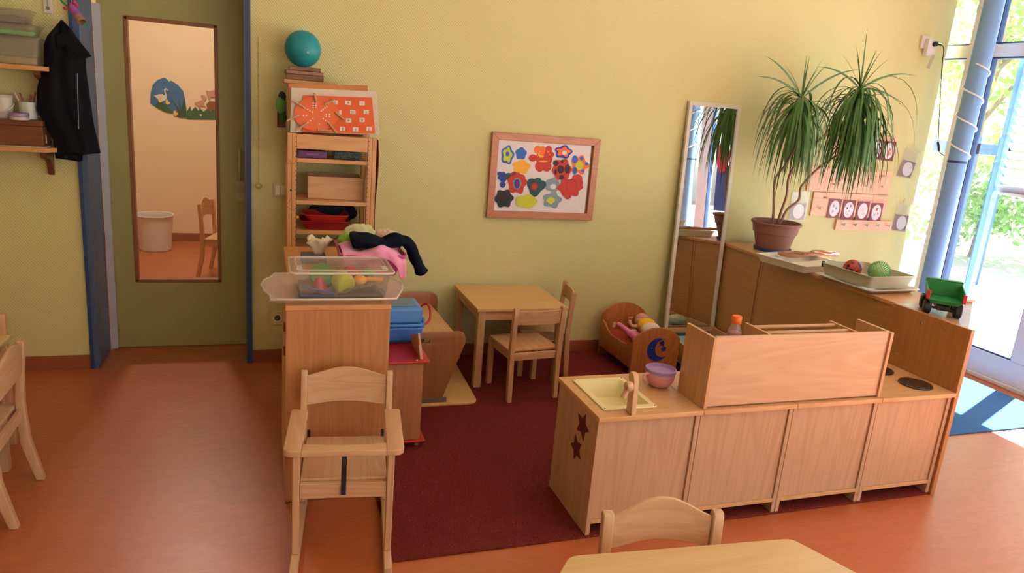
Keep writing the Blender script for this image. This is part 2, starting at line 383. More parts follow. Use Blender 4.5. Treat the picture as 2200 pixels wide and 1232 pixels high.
h = MB(); h.tube([(-.122, YD-.01, 1.27), (-.122, YD-.045, 1.265), (-.122, YD-.055, 1.245), (-.122, YD-.055, 1.11), (-.122, YD-.045, 1.09), (-.122, YD-.01, 1.085)], .0085, 10)
h.cyl((-.122, YD-.009, 1.06), (-.122, YD-.018, 1.06), .026, 20)
build(h, 'door_handle', mat('handle_grey', '#b8ae88', .35), door, smooth='auto')
build(MB().cyl((-.122, YD-.009, .985), (-.122, YD-.02, .985), .029, 24), 'lock_plate', mat('handle_grey', '#b8ae88'), door, smooth='auto')
build(MB().cyl((-.845, YD-.0085, 1.69), (-.845, YD-.0105, 1.69), .003, 8).cyl((-.84, YD-.0085, .92), (-.84, YD-.0105, .92), .003, 8).cyl((-.835, YD-.0085, .12), (-.835, YD-.0105, .12), .003, 8), 'screw', BLACK, door)

# room behind the door
struct(MB().box(-2.6, 1.4, 8.15, 8.4, 0, ZC), 'wall_beyond', PEACH)
struct(MB().box(-2.6, -2.4, 4.82, 8.15, 0, ZC), 'wall_beyond_left', PEACH)
struct(MB().box(1.2, 1.4, 4.82, 8.15, 0, ZC), 'wall_beyond_right', PEACH)
struct(MB().box(-2.4, 1.2, 8.138, 8.1495, 0, .085), 'baseboard_beyond', SKIRT, bevel=.002)

# window wall on the right
XF0, XF1 = XR, XR+.07
f = MB()
f.box(XF0, XF1, -4.4, 4.95, 0, .2).box(XF0, XF1, -4.4, 4.95, 2.30, 2.39).box(XF0, XF1, -4.4, 4.95, 3.1, ZC)
for (a, b) in ((4.17, 4.37), (3.36, 3.46), (2.55, 2.63), (1.16, 1.36), (.3, .38), (-.75, -.65), (-1.7, -1.5), (-3.0, -2.9), (-4.4, -4.2), (4.87, 4.95)):
    f.box(XF0-.002, XF1+.002, a, b, .2, 3.1)
wf = struct(f, 'window_1', WHITEF, bevel=.004)
e = MB()
for (a, b) in ((4.37, 4.87), (3.46, 4.17), (2.63, 3.36), (1.36, 2.55), (.38, 1.16), (-.65, .3), (-1.5, -.75), (-2.9, -1.7), (-4.2, -3.0)):
    for (z0, z1) in ((.2, 2.30), (2.39, 3.1)):
        for q in ((a, a+.012, z0, z1), (b-.012, b, z0, z1), (a, b, z0, z0+.012), (a, b, z1-.012, z1)): e.box(XF0+.012, XF1-.012, q[0], q[1], q[2], q[3])
build(e, 'gasket', BLUEF, wf)
g = MB()
for (a, b) in ((4.382, 4.858), (3.472, 4.158), (2.642, 3.348), (1.372, 2.538), (.392, 1.148), (-.638, .288), (-1.488, -.762), (-2.888, -1.712), (-4.188, -3.012)):
    g.box(XF0+.033, XF0+.038, a, b, .212, 2.288).box(XF0+.033, XF0+.038, a, b, 2.402, 3.088)
build(g, 'pane', GLASS, wf)
struct(MB().box(XR-.03, XR-.0005, -4.4, 4.49, 0, .03), 'baseboard_right', WHITEF, bevel=.004)
struct(MB().box(XR+.1, XR+.3, YB-.3, 5.1, 3.12, ZC), 'wall_right', WALLY)
for k, (py, lab) in enumerate(((4.095, 'blue round steel pillar wound with a white light tube beside the yellow wall end'), (1.24, 'blue round steel pillar seen only in the leaning mirror'))):
    t = thing('steel_pillar', lab, 'pillar', (4.87, py, 0)); 
    build(MB().cyl((4.87, py, 0), (4.87, py, ZC), .067, 40), 'column', BLUEP, t, smooth='auto')
    build(MB().cyl((4.87, py, 1.53), (4.87, py, 1.545), .0685, 40), 'joint_ring', BLUEF, t, smooth='auto')
    r = MB(); pts = []
    for i in range(161):
        u = i/160; a = R(200)+u*2*PI*3.55; pts.append((4.87+.074*math.cos(a), py+.074*math.sin(a), 2.23-.70*u))
    r.tube(pts, .0065, 6)
    setp(build(r, 'light_tube', mat('light_hose', '#f2f4f8', .2), smooth=True), ('white light tube spiralling round the blue pillar by the plug adaptor', 'white light tube spiralling round the pillar seen in the mirror')[k], 'light tube')

# ---- outside
struct(MB().box(XR+.12, 40, -30, 40, -.15, -.02), 'patio', mat('pale_paving', '#d9d5cc', .8, noise_amt=.15, nscale=1.5))
def leafball(mb, c, r, n, s, rnd):
    for i in range(n):
        d = Vector((rnd.gauss(0, 1), rnd.gauss(0, 1), rnd.gauss(0, .8))).normalized()*r*rnd.uniform(.55, 1); p = Vector(c)+d
        u = Vector((rnd.uniform(-1, 1), rnd.uniform(-1, 1), rnd.uniform(-1, 1))).normalized(); v = u.cross(Vector((rnd.uniform(-1, 1), rnd.uniform(-1, 1), rnd.uniform(-1, 1)))).normalized()
        k = s*rnd.uniform(.6, 1.3)
        mb.poly([p-u*k, p-v*k*.45, p+u*k, p+v*k*.45])
LEAFO = mat('tree_leaf', '#a3c568', .6, .3, noise_amt=.3, nscale=2)
LEAFO2 = mat('shrub_leaf', '#86b56a', .6, .3, noise_amt=.3, nscale=2)
BARK = mat('bark', '#8c7d6c', .9, noise_amt=.3, nscale=20)
rnd = random.Random(3)
trees = ((11.5, 9.4, 0, 1.9, 'light green leafy tree seen through the narrow pane by the yellow wall'), (12.5, 8.2, .5, 2.1, 'light green tree seen right of the blue pillar through the upper pane'), (15.5, 14.5, 0, 2.6, 'tall background tree furthest from the window'),
         (13.5, 5.2, .3, 2.2, 'light green tree behind the venetian blind'), (12.0, -1.5, 0, 2.4, 'light green tree left of the hedge gap seen in the mirror'))
for (x, y, dz, r, lab) in trees:
    t = thing('leafy_tree', lab, 'tree', (x, y, -.02))
    tr = MB().tube([(x, y, -.02), (x+.1, y+.05, 1.2), (x-.05, y, 2.3), (x+.1, y-.1, 3.4)], lambda u: .10-.05*u, 8)
    for a in range(5):
        an = a*1.3; tr.tube([(x, y, 2.0+.2*a), (x+.5*math.cos(an), y+.5*math.sin(an), 2.6+.2*a), (x+1.1*math.cos(an), y+1.1*math.sin(an), 3.0+.2*a)], lambda u: .05-.035*u, 6)
    build(tr, 'trunk', BARK, t, smooth='auto')
    l = MB()
    for k in range(26):
        a = rnd.uniform(0, 2*PI); q = rnd.uniform(.2, 1)*r
        leafball(l, (x+q*math.cos(a), y+q*math.sin(a), 3.2+dz+rnd.uniform(-1.4, 1.8)*r*.6), r*.34, 130, .085, rnd)
    build(l, 'foliage', LEAFO, t)
for (x, y, r, lab) in ((9.0, 8.6, .75, 'green shrub outside the narrow pane beside the yellow wall'), (10.2, 8.0, .7, 'green shrub outside behind the blue pillar'), (11.5, 7.6, .8, 'green shrub outside right of the blue pillar'), (13.0, 10.2, .9, 'green shrub outside furthest back')):
    t = thing('garden_shrub', lab, 'shrub', (x, y, -.02)); l = MB()
    for k in range(9): leafball(l, (x+rnd.uniform(-.6, .6)*r, y+rnd.uniform(-.6, .6)*r, rnd.uniform(.4, 1.5)*r), r*.5, 110, .06, rnd)
    build(l, 'foliage', LEAFO2, t)
    build(MB().tube([(x, y, -.02), (x+.05, y, .5), (x, y+.05, .9)], .03, 6), 'stem', BARK, t)
t = thing('blue_climbing_frame', 'blue steel frame with crossbars standing outside the windows', 'frame', (7.6, 6.4, -.02))
FB = mat('bright_blue_paint', '#2f5fc0', .4)
for (x, y) in ((7.80, 6.40), (8.3, 6.40)): build(MB().box(x-.05, x+.05, y-.05, y+.05, -.02, 1.75), 'post', FB, t)
build(MB().box(7.25, 8.35, 6.35, 6.45, 1.55, 1.67), 'crossbar', FB, t)
# external venetian blind
t = thing('venetian_blind', 'white outdoor venetian blind half lowered behind the second pane', 'blind', (5.25, 3.4, 1.3))
s_ = MB(); z = 2.98
while z > 1.36:
    s_.hexa([(5.220, 2.64, z+.026), (5.280, 2.64, z-.026), (5.280, 4.02, z-.026), (5.220, 4.02, z+.026), (5.220, 2.64, z+.030), (5.280, 2.64, z-.022), (5.280, 4.02, z-.022), (5.220, 4.02, z+.030)]); z -= .062
build(s_, 'slats', mat('blind_slat', '#dfe3ea', .4, alpha=None), t)
build(MB().box(5.215, 5.285, 2.64, 4.02, 1.325, 1.345), 'bottom_rail', WHITEF, t, .003)
build(MB().box(5.22, 5.28, 4.035, 4.075, .25, 3.05), 'guide_rail', mat('guide_blue', '#5f8fd0', .35), t, .003)
build(MB().box(5.2, 5.3, 2.6, 4.08, 3.03, 3.11), 'head_box', WHITEF, t, .003)
build(MB().cyl((5.25, 3.75, 1.33), (5.25, 3.75, 3.03), .0015, 6), 'cord', WHITE, t)
# coloured figure and blue cloth that the mirror shows at the far window
t = MB(); wy = 1.95
setp(build(MB().box(5.0, 5.012, 1.62, 1.98, .95, 1.45).box(5.0, 5.012, 1.62, 1.98, 1.452, 1.47), 'window_curtain', mat('blue_cloth', '#2c4fa0', .8, noise_amt=.3, nscale=6), bevel=.003), 'blue cloth hung at the far window, seen only in the mirror', 'cloth')
t = thing('paper_figure', 'colourful painted paper figure on the far window, seen only in the mirror', 'paper figure', (4.99, 1.8, 1.5))
def yz(name, m, lp, x, th=.004): return plate(name, m, [lp], th, MYZ(x), t)
yz('head', mat('figure_white', '#e9edf2', .7), ell(1.80, 2.12, .11, .13), 4.99); yz('body', mat('figure_blue', '#2e6ab5', .7), ell(1.79, 1.86, .12, .17, lobes=5, amp=.1), 4.99)
yz('skirt', mat('figure_red', '#b5214a', .7), ell(1.75, 1.58, .12, .2, lobes=7, amp=.08), 4.985)

#################################################################### RUGS
rug = MB().box(.462, 3.108, 2.338, 4.478, .0005, .008)
setp(build(rug, 'burgundy_rug', REDC, bevel=.003), 'large dark burgundy rug under the play kitchen and play corner', 'rug')
setp(build(MB().box(3.68, 4.90, 2.865, 4.15, .0005, .010), 'blue_rug', BLUEC, bevel=.003), 'blue rug lying in the sun by the window', 'rug')
RUGZ = .0085

#################################################################### PLAY KITCHEN
KY0, KY1, KH = 2.345, 2.745, .54
xs = [1.245, 1.712, 2.182, 2.652, 3.100]
klab = ['beech play kitchen unit with the cream sink and burgundy stars on its side', 'beech play kitchen unit between the sink unit and the third unit', 'beech play kitchen unit between the second unit and the hob unit', 'beech play kitchen unit with two black hob plates on top']
kunits = []
for k in range(4):
    x0, x1 = xs[k]+.001, xs[k+1]-.001
    t = thing('play_kitchen_unit', klab[k], 'cabinet', ((x0+x1)/2, (KY0+KY1)/2, RUGZ), 0, 'play kitchen units in a row'); kunits.append(t)
    for xx in (x0, x1-.02): build(MB().box(xx, xx+.02, KY0, KY1, RUGZ, KH-.021), 'side_panel', KIT_Z, t, .0015)
    build(MB().box(x0+.0205, x1-.0205, KY0+.008, KY0+.022, .078, KH-.0215), 'back_panel', KIT_Z, t, .001)
    build(MB().box(x0+.0205, x1-.0205, KY0+.0, KY1-.02, .06, .0775), 'bottom_board', KIT_X, t, .001)
    build(MB().box(x0+.0205, x1-.0205, KY0+.024, KY1-.03, .29, .306), 'shelf', KIT_X, t, .001)
    tx0 = x0-.008 if k == 0 else x0
    if k == 0:
        plate('worktop', KIT_X, [rrect(tx0, x1, KY0-.02, KY1+.01, .002), list(reversed(rrect(1.302, 1.515, 2.405, 2.685, .02)))], .02, MXY(KH-.0105), t, .0015)
    else: build(MB().box(tx0, x1, KY0-.02, KY1+.01, KH-.0205, KH-.0005), 'worktop', KIT_X, t, .0015)
u = kunits[0]
STAR = mat('star_burgundy', '#5c1a1c', .7)
build(MB().prism([Vector((xs[0]-.0015, y, z)) for y, z in star(2.475, .435, .062, R(-15), .5)], (.0025, 0, 0)), 'star_sticker', STAR, u)
build(MB().prism([Vector((xs[0]-.0015, y, z)) for y, z in star(2.51, .318, .058, R(25), .5)], (.0025, 0, 0)), 'star_sticker', STAR, u)
u2 = kunits[3]
for (hx, hy) in ((2.975, 2.450), (2.935, 2.645)):
    build(MB().lathe([(.068, 0), (.0745, .002), (.076, .006), (.073, .0095), (.045, .0105), (.0, .0105)], (hx, hy, KH-.0005), 40), 'hob_plate', BLACKM, u2, smooth='auto')
# sink basin
t = thing('toy_sink', 'cream plastic basin set into the play kitchen worktop', 'sink', (1.41, 2.545, KH))
s_ = MB(); rim = [(1.287, 2.388), (1.525, 2.388), (1.525, 2.702), (1.287, 2.702)]
def rr(x0, x1, y0, y1, r, z, n=5): return [(p[0], p[1], z) for p in rrect(x0, x1, y0, y1, r, n)]
rg = [rr(1.285, 1.527, 2.386, 2.704, .008, KH+.0005), rr(1.285, 1.527, 2.386, 2.704, .008, KH+.006), rr(1.308, 1.504, 2.412, 2.678, .012, KH+.006), rr(1.318, 1.494, 2.424, 2.666, .022, KH-.07), rr(1.34, 1.474, 2.446, 2.644, .03, KH-.082)]
rg = [[s_.bm.verts.new(p) for p in q] for q in rg]; s_.loft(rg, False, True)
build(s_, 'basin', CREAM, t, smooth='auto')
build(MB().cyl((1.41, 2.545, KH-.082), (1.41, 2.545, KH-.079), .012, 16), 'drain', GREY, t, smooth='auto')
s_ = MB()
for p in ((1.293, 2.394), (1.519, 2.394), (1.519, 2.696), (1.293, 2.696)): s_.cyl((*p, KH+.006), (*p, KH+.0075), .003, 8)
build(s_, 'screw', BLACK, t)
# wooden tap
t = thing('toy_tap', 'wooden toy tap beside the cream sink', 'tap', (1.385, 2.345, KH))
prof = [(0, 0), (.046, 0), (.040, .10), (.036, .135), (.028, .155), (.012, .168), (-.004, .166), (-.014, .155), (-.016, .14), (-.006, .128), (.000, .11)]
prof = [(2.328+(.046-a), KH+b) for a, b in prof]
plate('body', PALE_Z, [[(y, z) for y, z in prof]], .022, MYZ(1.388), t, .003)
build(MB().lathe([(.008, 0), (.019, .006), (.022, .018), (.018, .03), (.006, .036)], (1.377, 2.345, KH+.118), 20, axis=(-1, 0, 0)), 'knob', PALE_Z, t, smooth='auto')
build(MB().lathe([(.006, 0), (.012, .004), (.010, .022), (.012, .034), (.008, .036)], (1.352, 2.345, KH+.106), 16, axis=(-.3, 0, -1)), 'spout', PALE_Z, t, smooth='auto')
# big cup with lilac lid
cx, cyy = 1.655, 2.60
t = thing('toy_cup', 'large pink toy cup with a lilac rim beside the play hutch', 'cup', (cx, cyy, KH))
build(MB().lathe([(.030, 0), (.034, .002), (.048, .010), (.060, .030), (.064, .052), (.0635, .070), (.060, .070), (.059, .050), (.045, .018), (.0, .012)], (cx, cyy, KH), 36), 'bowl', PINKP, t, smooth='auto')
build(MB().lathe([(.0642, .066), (.0665, .067), (.0665, .074), (.0648, .0755), (.0675, .077), (.0675, .083), (.063, .085), (.061, .078), (.057, .070), (.0, .068)], (cx, cyy, KH), 36), 'rim', LILAC, t, smooth='auto')
build(MB().tube([(cx-.060, cyy-.01, KH+.062), (cx-.078, cyy-.014, KH+.068), (cx-.092, cyy-.017, KH+.058), (cx-.092, cyy-.017, KH+.04), (cx-.078, cyy-.014, KH+.024), (cx-.055, cyy-.009, KH+.024)], .005, 8), 'handle', PINKP, t, smooth=True)
# hutch
hx0, hx1, hy0, hy1, hz = 1.716, 2.648, 2.352, 2.545, .848
t = thing('play_hutch', 'beech hutch box with wooden dowels standing on the middle play kitchen units', 'hutch', ((hx0+hx1)/2, hy0, KH))
build(MB().box(hx0+.0165, hx1-.0165, hy0-.003, hy0+.012, KH+.006, hz+.002), 'front_panel', wood('hutch_panel', '#d0a985', '#c2956e', 'x', .55, .4, .2, 1.2), t, .0015)
for xx in (hx0, hx1-.016): build(MB().box(xx, xx+.016, hy0-.012, hy1, KH, hz), 'side_panel', BEECH_Z, t, .0015)
for xx in (2.01, 2.47): build(MB().box(xx, xx+.014, hy0+.0125, hy1, KH+.001, hz-.004), 'divider', BEECH_Z, t, .0015)
build(MB().box(hx0+.0165, 2.009, hy0+.0125, hy1, .60, .615), 'shelf', BEECH_X, t, .0015)
build(MB().box(2.4845, hx1-.0165, hy0+.0125, hy1, .70, .715), 'shelf', BEECH_X, t, .0015)
for (yy_, zz) in ((2.51, .832), (2.43, .832)): build(MB().cyl((2.024, yy_, zz), (2.47, yy_, zz), .009, 14), 'dowel', BEECH_X, t, smooth='auto')
# bottle inside the hutch
bx, by, bz = 1.93, 2.50, .6155
t = thing('plastic_bottle', 'clear plastic bottle filled with pink powder and closed by an orange cap', 'bottle', (bx, by, bz))
bp = [(.028, 0), (.033, .005), (.034, .05), (.030, .10), (.032, .14), (.034, .175), (.030, .205), (.020, .228), (.018, .245)]
build(MB().lathe(bp, (bx, by, bz), 28), 'body', clear('bottle_plastic', '#ffffff', '#d9c9c2', .78, .1, .1), t, smooth='auto')
build(MB().lathe([(.026, .003), (.030, .008), (.031, .05), (.027, .10), (.029, .14), (.0305, .172), (.026, .20), (.01, .208), (0, .209)], (bx, by, bz), 24), 'filling', mat('pink_powder', '#b58580', .9, noise_amt=.35, nscale=90), t, smooth='auto')
build(MB().lathe([(.021, .242), (.0215, .243), (.0215, .27), (.019, .274), (0, .274)], (bx, by, bz), 24), 'cap', mat('orange_cap', '#ec6a1c', .4), t, smooth='auto')
# end panel
t = thing('end_panel', 'tall beech end panel closing the play kitchen beside the hob', 'panel', (3.117, 2.56, RUGZ))
build(MB().box(3.1025, 3.1275, KY0-.012, 2.79, .0005, .85), 'board', wood('end_board', '#b77e48', '#a06a38', 'z', 1), t, .002)
s_ = MB()
for (y, z) in ((2.44, .60), (2.70, .60), (2.47, .815), (2.60, .80)): s_.lathe([(.006, 0), (.005, .003), (0, .004)], (3.102, y, z), 12, axis=(-1, 0, 0))
build(s_, 'screw', ALU, t)

#################################################################### SIDEBOARDS behind
def sideboard(y0, y1, lab):
    t = thing('oak_sideboard', lab, 'cabinet', (3.4, (y0+y1)/2, 0), 0, 'sideboards dividing the corner')
    build(MB().box(3.205, 3.60, y0, y1, .806, .826), 'top', wood('sideboard_top', '#c9935c', '#b98049', 'y', 1, .3), t, .002)
    for q in (y0+.001, y1-.021): build(MB().box(3.212, 3.60, q, q+.02, .001, .8055), 'side_panel', OAK_Z, t, .0015)
    build(MB().box(3.216, 3.232, y0+.0215, y1-.0215, .05, .8055), 'back_panel', OAK_Y, t, .001)
    build(MB().box(3.233, 3.60, y0+.0215, y1-.0215, .05, .07), 'bottom_board', OAK_Y, t, .001)
    build(MB().box(3.233, 3.59, y0+.0215, y1-.0215, .42, .44), 'shelf', OAK_Y, t, .001)
sideboard(2.84, 4.005, 'long oak sideboard behind the play kitchen carrying the trays')
sideboard(4.012, 4.475, 'short oak sideboard against the wall carrying the potted plant')
t = thing('corner_cabinet', 'low triangular beech corner cabinet carrying the green toy truck', 'cabinet', (3.3, 2.65, 0))
cc = [(3.135, 2.372), (3.72, 2.832), (3.135, 2.832)]
build(MB().prism([(x, y, .814) for x, y in cc], (0, 0, .022)), 'top', wood('corner_top', '#c8a27a', '#b88c62', 'y', 1, .25), t, .002)
build(MB().prism([(3.138, 2.43, .001), (3.64, 2.828, .001), (3.138, 2.828, .001)], (0, 0, .8125)), 'body', OAK_Z, t, .002)
build(MB().box(3.50, 3.72, 2.818, 2.834, .8365, .848), 'edge_strip', OAK_Y, t, .001)

#################################################################### PLANT
P0 = Vector((3.44, 4.20, .8265)); px_, py_, pz_ = P0
t = thing('potted_plant', 'tall dracaena with drooping green leaves in a terracotta pot on the sideboard', 'plant', P0)
build(MB().lathe([(.115, 0), (.125, .002), (.13, .022), (.122, .022), (.118, .006), (0, .005)], P0, 36), 'saucer', mat('blue_saucer', '#20499a', .4), t, smooth='auto')
build(MB().lathe([(.108, .0055), (.112, .008), (.142, .125), (.150, .128), (.160, .185), (.170, .188), (.174, .200), (.168, .207), (.157, .205), (.150, .175), (.13, .12), (.1, .02), (0, .02)], P0, 44), 'pot', TERRA, t, smooth='auto')
s_ = MB(); s_.lathe([(.150, .172), (.12, .178), (.06, .183), (0, .185)], P0, 24, cap0=True); build(s_, 'soil', SOIL, t, smooth=True)
def PP(x, y, Y): return at_y(x, y, Y)
base = P0+Vector((0, 0, .18))
st = MB()
stemA = [base+Vector((-.03, 0, -.01)), PP(1662, 452, 4.17), PP(1663, 408, 4.17), PP(1668, 380, 4.17), PP(1690, 350, 4.15), PP(1718, 290, 4.12), PP(1722, 212, 4.1)]
stemB = [base+Vector((.0, -.01, -.01)), PP(1678, 455, 4.15), PP(1690, 420, 4.14), PP(1695, 380, 4.13), PP(1720, 340, 4.12), PP(1790, 270, 4.1), PP(1848, 192, 4.08)]
stemC = [base+Vector((.03, .0, -.01)), PP(1690, 452, 4.2), PP(1716, 430, 4.2), PP(1722, 400, 4.2), PP(1760, 360, 4.18), PP(1815, 320, 4.15), PP(1848, 272, 4.12)]
def smooth_path(p, k=4):
    out = []
    for i in range(len(p)-1):
        a, b, c, d = p[max(i-1, 0)], p[i], p[i+1], p[min(i+2, len(p)-1)]
        for j in range(k):
            u = j/k; out.append(.5*((2*b)+(c-a)*u+(2*a-5*b+4*c-d)*u*u+(3*b-a-3*c+d)*u**3))
    out.append(p[-1]); return out
for p in (stemA, stemB, stemC): build(MB().tube(smooth_path(p), lambda u: .0095-.003*u, 8), 'stem', STEMM, t, smooth=True)
def leaf(mb, o, az, el, L, w, droop, rn):
    d = Vector((math.cos(az)*math.cos(el), math.sin(az)*math.cos(el), math.sin(el))); n = 9; p = Vector(o); up = Vector((0, 0, 1)); pr = []
    step = L/n
    for i in range(n+1):
        u = i/n; side = d.cross(up)
        side = side.normalized() if side.length > 1e-3 else Vector((1, 0, 0))
        nn = side.cross(d).normalized()
        ww = w*(min(1, .45+u*3))*(1-u**2.2)
        pr.append((p-side*ww, p-nn*ww*.35, p+side*ww))
        p = p+d*step
        if p.y > 4.47: p.y = 4.47
        d = (d+Vector((0, 0, -droop*(.5+1.2*u)/n*3))).normalized()
    mb.grid([[q[k] for k in range(3)] for q in pr])
rn = random.Random(11)
for (o, n, L0, ex) in ((stemA[-1], 105, .56, ((PP(1632, 105, 4.1), 0), (PP(1733, 118, 4.1), 0))), (stemB[-1], 125, .60, ()), (stemC[-1], 70, .46, ())):
    l = MB()
    for i in range(n):
        u = i/n; az = i*2.39996; el = R(-52+95*rn.random()**2.0) if rn.random() < .8 else R(rn.uniform(-60, 0))
        oo = o+Vector((0, 0, rn.uniform(-.10, .03)))
        leaf(l, oo, az, el, L0*rn.uniform(.75, 1.15), rn.uniform(.007, .012), rn.uniform(1.3, 2.3)*(.6+.5*math.cos(el)), rn)
    for i in range(6): leaf(l, o, rn.uniform(0, 6.28), R(rn.uniform(55, 85)), L0*.5, .006, .25, rn)
    build(l, 'foliage', LEAFM, t, smooth=True)
l = MB()
for (o, tgt) in ((stemA[-1], (1642, 120)), (stemA[-1], (1733, 120)), (stemA[-1], (1622, 165)), (stemB[-1], (1863, 62)), (stemB[-1], (1882, 108)), (stemB[-1], (1970, 164)), (stemB[-1], (1752, 144)), (stemB[-1], (1943, 232)), (stemA[-1], (1850, 150))):
    q = PP(tgt[0], tgt[1], 4.08); v = q-o; a = Vector(o); side = Vector((-v.z, 0, v.x)).normalized(); pr = []
    for i in range(11):
        u = i/10; p = a+v*u+Vector((0, 0, .10*v.length*4*u*(1-u)*(1 if abs(v.x) > .15 else .1))); w_ = .0075*min(1, .5+u*3)*(1-u**2.5)
        pr.append([p-side*w_, p+Vector((0, -.003, 0)), p+side*w_])
    l.grid(pr)
build(l, 'upright_leaves', LEAFM, t, smooth=True)

#################################################################### TRAYS, TOYS ON THE SIDEBOARD
def open_box(mb, poly_top, poly_bot, z1, z0, th=.004, lip=.008):
    """tapered open tray from plan loops (same count)"""
    c = Vector((sum(p[0] for p in poly_top)/len(poly_top), sum(p[1] for p in poly_top)/len(poly_top)))
    def ins(P, d): 
        out = []
        for p in P:
            v = Vector(p)-c; out.append(c+v*(1-d/max(v.length, .01)))
        return out
    rings = [(poly_bot, z0), (poly_top, z1-.004), (ins(poly_top, -lip), z1-.004), (ins(poly_top, -lip), z1), (ins(poly_top, th), z1), (ins(poly_bot, th), z0+th)]
    R_ = [[mb.bm.verts.new((p[0], p[1], z)) for p in P] for P, z in rings]
    mb.loft(R_, True, True); return mb
def rotrect(cx, cy, w, d, a, r=.02, n=4):
    P = rrect(-w/2, w/2, -d/2, d/2, r, n); ca, sa = math.cos(a), math.sin(a)
    return [(cx+x*ca-y*sa, cy+x*sa+y*ca) for x, y in P]
TZ = .8265
t = thing('white_organiser_tray', 'white plastic sorting tray with the wooden track pieces on top', 'tray', (3.27, 3.74, TZ))
a_ = R(12)
s_ = open_box(MB(), rotrect(3.285, 3.72, .40, .38, a_), rotrect(3.285, 3.72, .37, .35, a_), TZ+.048, TZ+.0005)
build(s_, 'tray', TRAYW, t, smooth='auto')
s_ = MB()
ca, sa = math.cos(a_), math.sin(a_)
for k in (-.06, .07):
    mt = Matrix.Translation((3.285, 3.72, 0)) @ Matrix.Rotation(a_, 4, 'Z'); s_.box(-.18, .18, k-.003, k+.003, TZ+.004, TZ+.042, mt)
build(s_, 'divider', TRAYW, t)
# figure-eight wooden track
t = thing('wooden_track', 'figure of eight wooden track board with two oval holes on the white tray', 'toy track', (3.42, 3.80, TZ+.049))
zt = TZ+.058
def eight(cx, cy, a, L=.50, Wd=.15):
    out = []
    n = 56
    for i in range(n):
        th = 2*PI*i/n; x = L/2*math.cos(th); wd = Wd*(.62+.38*math.cos(2*th-.0)); y = wd*math.sin(th)*1.0
        out.append((cx+x*math.cos(a)-y*math.sin(a), cy+x*math.sin(a)+y*math.cos(a)))
    return out
pc = at_z(1738, 546, zt); tcx, tcy = pc.x, pc.y; ta = R(8)
h1 = ell(tcx-.13*math.cos(ta), tcy-.13*math.sin(ta), .068, .045, 24, rot=ta); h2 = ell(tcx+.135*math.cos(ta), tcy+.135*math.sin(ta), .068, .045, 24, rot=ta)
plate('board', wood('track_wood', '#b9845f', '#a06c48', 'x', 1.5), [eight(tcx, tcy, ta), list(reversed(h1)), list(reversed(h2))], .017, MXY(zt), t, .003)
s_ = MB()
for sgn in (-1, 1):
    q = [(tcx+sgn*.133*math.cos(ta)+.092*math.cos(v)*math.cos(ta)-.068*math.sin(v)*math.sin(ta), tcy+sgn*.133*math.sin(ta)+.092*math.cos(v)*math.sin(ta)+.068*math.sin(v)*math.cos(ta), zt+.0086) for v in [2*PI*i/36 for i in range(36)]]
    s_.tube(q, .0022, 5, True)
build(s_, 'groove', mat('groove_brown', '#8d5a3a', .7), t)
# stacked grey-white boxes with balls
def rq(z, pts): return [tuple(at_z(x, y, z)[:2]) for x, y in pts]
t = thing('white_plastic_lid', 'shallow white plastic tray under the ball tray at the sideboard edge', 'tray', (3.33, 3.22, TZ))
s_ = open_box(MB(), rotrect(3.355, 3.235, .39, .41, R(3), .03), rotrect(3.355, 3.235, .34, .36, R(3), .03), TZ+.026, TZ+.0005)
build(s_, 'tray', mat('lid_white', '#dcd6c6', .3), t, smooth='auto')
t = thing('ball_tray', 'grey white rectangular plastic tray holding two balls', 'tray', (3.33, 3.23, TZ+.026))
s_ = open_box(MB(), rotrect(3.345, 3.235, .345, .37, R(3), .02), rotrect(3.345, 3.235, .31, .335, R(3), .02), TZ+.098, TZ+.0275, .004, .006)
build(s_, 'tray', mat('ball_tray_grey', '#b9b49c', .35), t, smooth='auto')
build(MB().box(3.165, 3.180, 3.395, 3.405, TZ+.07, TZ+.104), 'clip', mat('dark_green', '#1b3327', .4), t)
bc = Vector((3.30, 3.30, TZ+.032+.052)); rB = .052
t = thing('ladybird_ball', 'red ladybird ball with black spots in the grey tray', 'ball', bc-Vector((0, 0, rB)))
build(MB().sphere(bc, rB, 40, 24), 'ball', mat('ladybird_red', '#a8322c', .35), t, smooth=True)
def cap(mb, c, r, d, ang, n=20, lift=.0006):
    u, v, w_ = frame(d); rings = []
    for j in range(5):
        a = ang*(j)/4; rings.append([c+(w_*math.cos(a)+(u*math.cos(2*PI*i/n)+v*math.sin(2*PI*i/n))*math.sin(max(a, 1e-3)))*(r+lift) for i in range(n)])
    mb.loft([[mb.bm.verts.new(p) for p in q] for q in rings], True, False)
s_ = MB(); toC = (CAMP-bc).normalized(); ru, rv, rw = frame(toC)
for (a, b, an) in ((-.55, .25, .17), (-.1, .75, .17), (-.75, -.15, .15), (.6, -.45, .16), (-.1, -.2, .17), (.05, -.62, .12)):
    cap(s_, bc, rB, (toC+ru*a+rv*b), an)
cap(s_, bc, rB, (toC*.25+ru*.75+rv*.55), .5, lift=.0007)
pts = [bc+((toC+ru*(-.35+.9*k/10)+rv*(-.55+.9*k/10)).normalized())*(rB+.0002) for k in range(11)]; s_.tube(pts, .0022, 5)
build(s_, 'markings', BLACK, t, smooth=True)
bc2 = Vector((3.375, 3.175, TZ+.032+.064)); r2 = .056
t = thing('spiky_ball', 'pale green spiky massage ball in the grey tray', 'ball', bc2-Vector((0, 0, r2+.004)))
SG = mat('pale_green_rubber', '#a9d394', .35, noise_amt=.1)
build(MB().sphere(bc2, r2*.95, 32, 20), 'ball', SG, t, smooth=True)
s_ = MB()
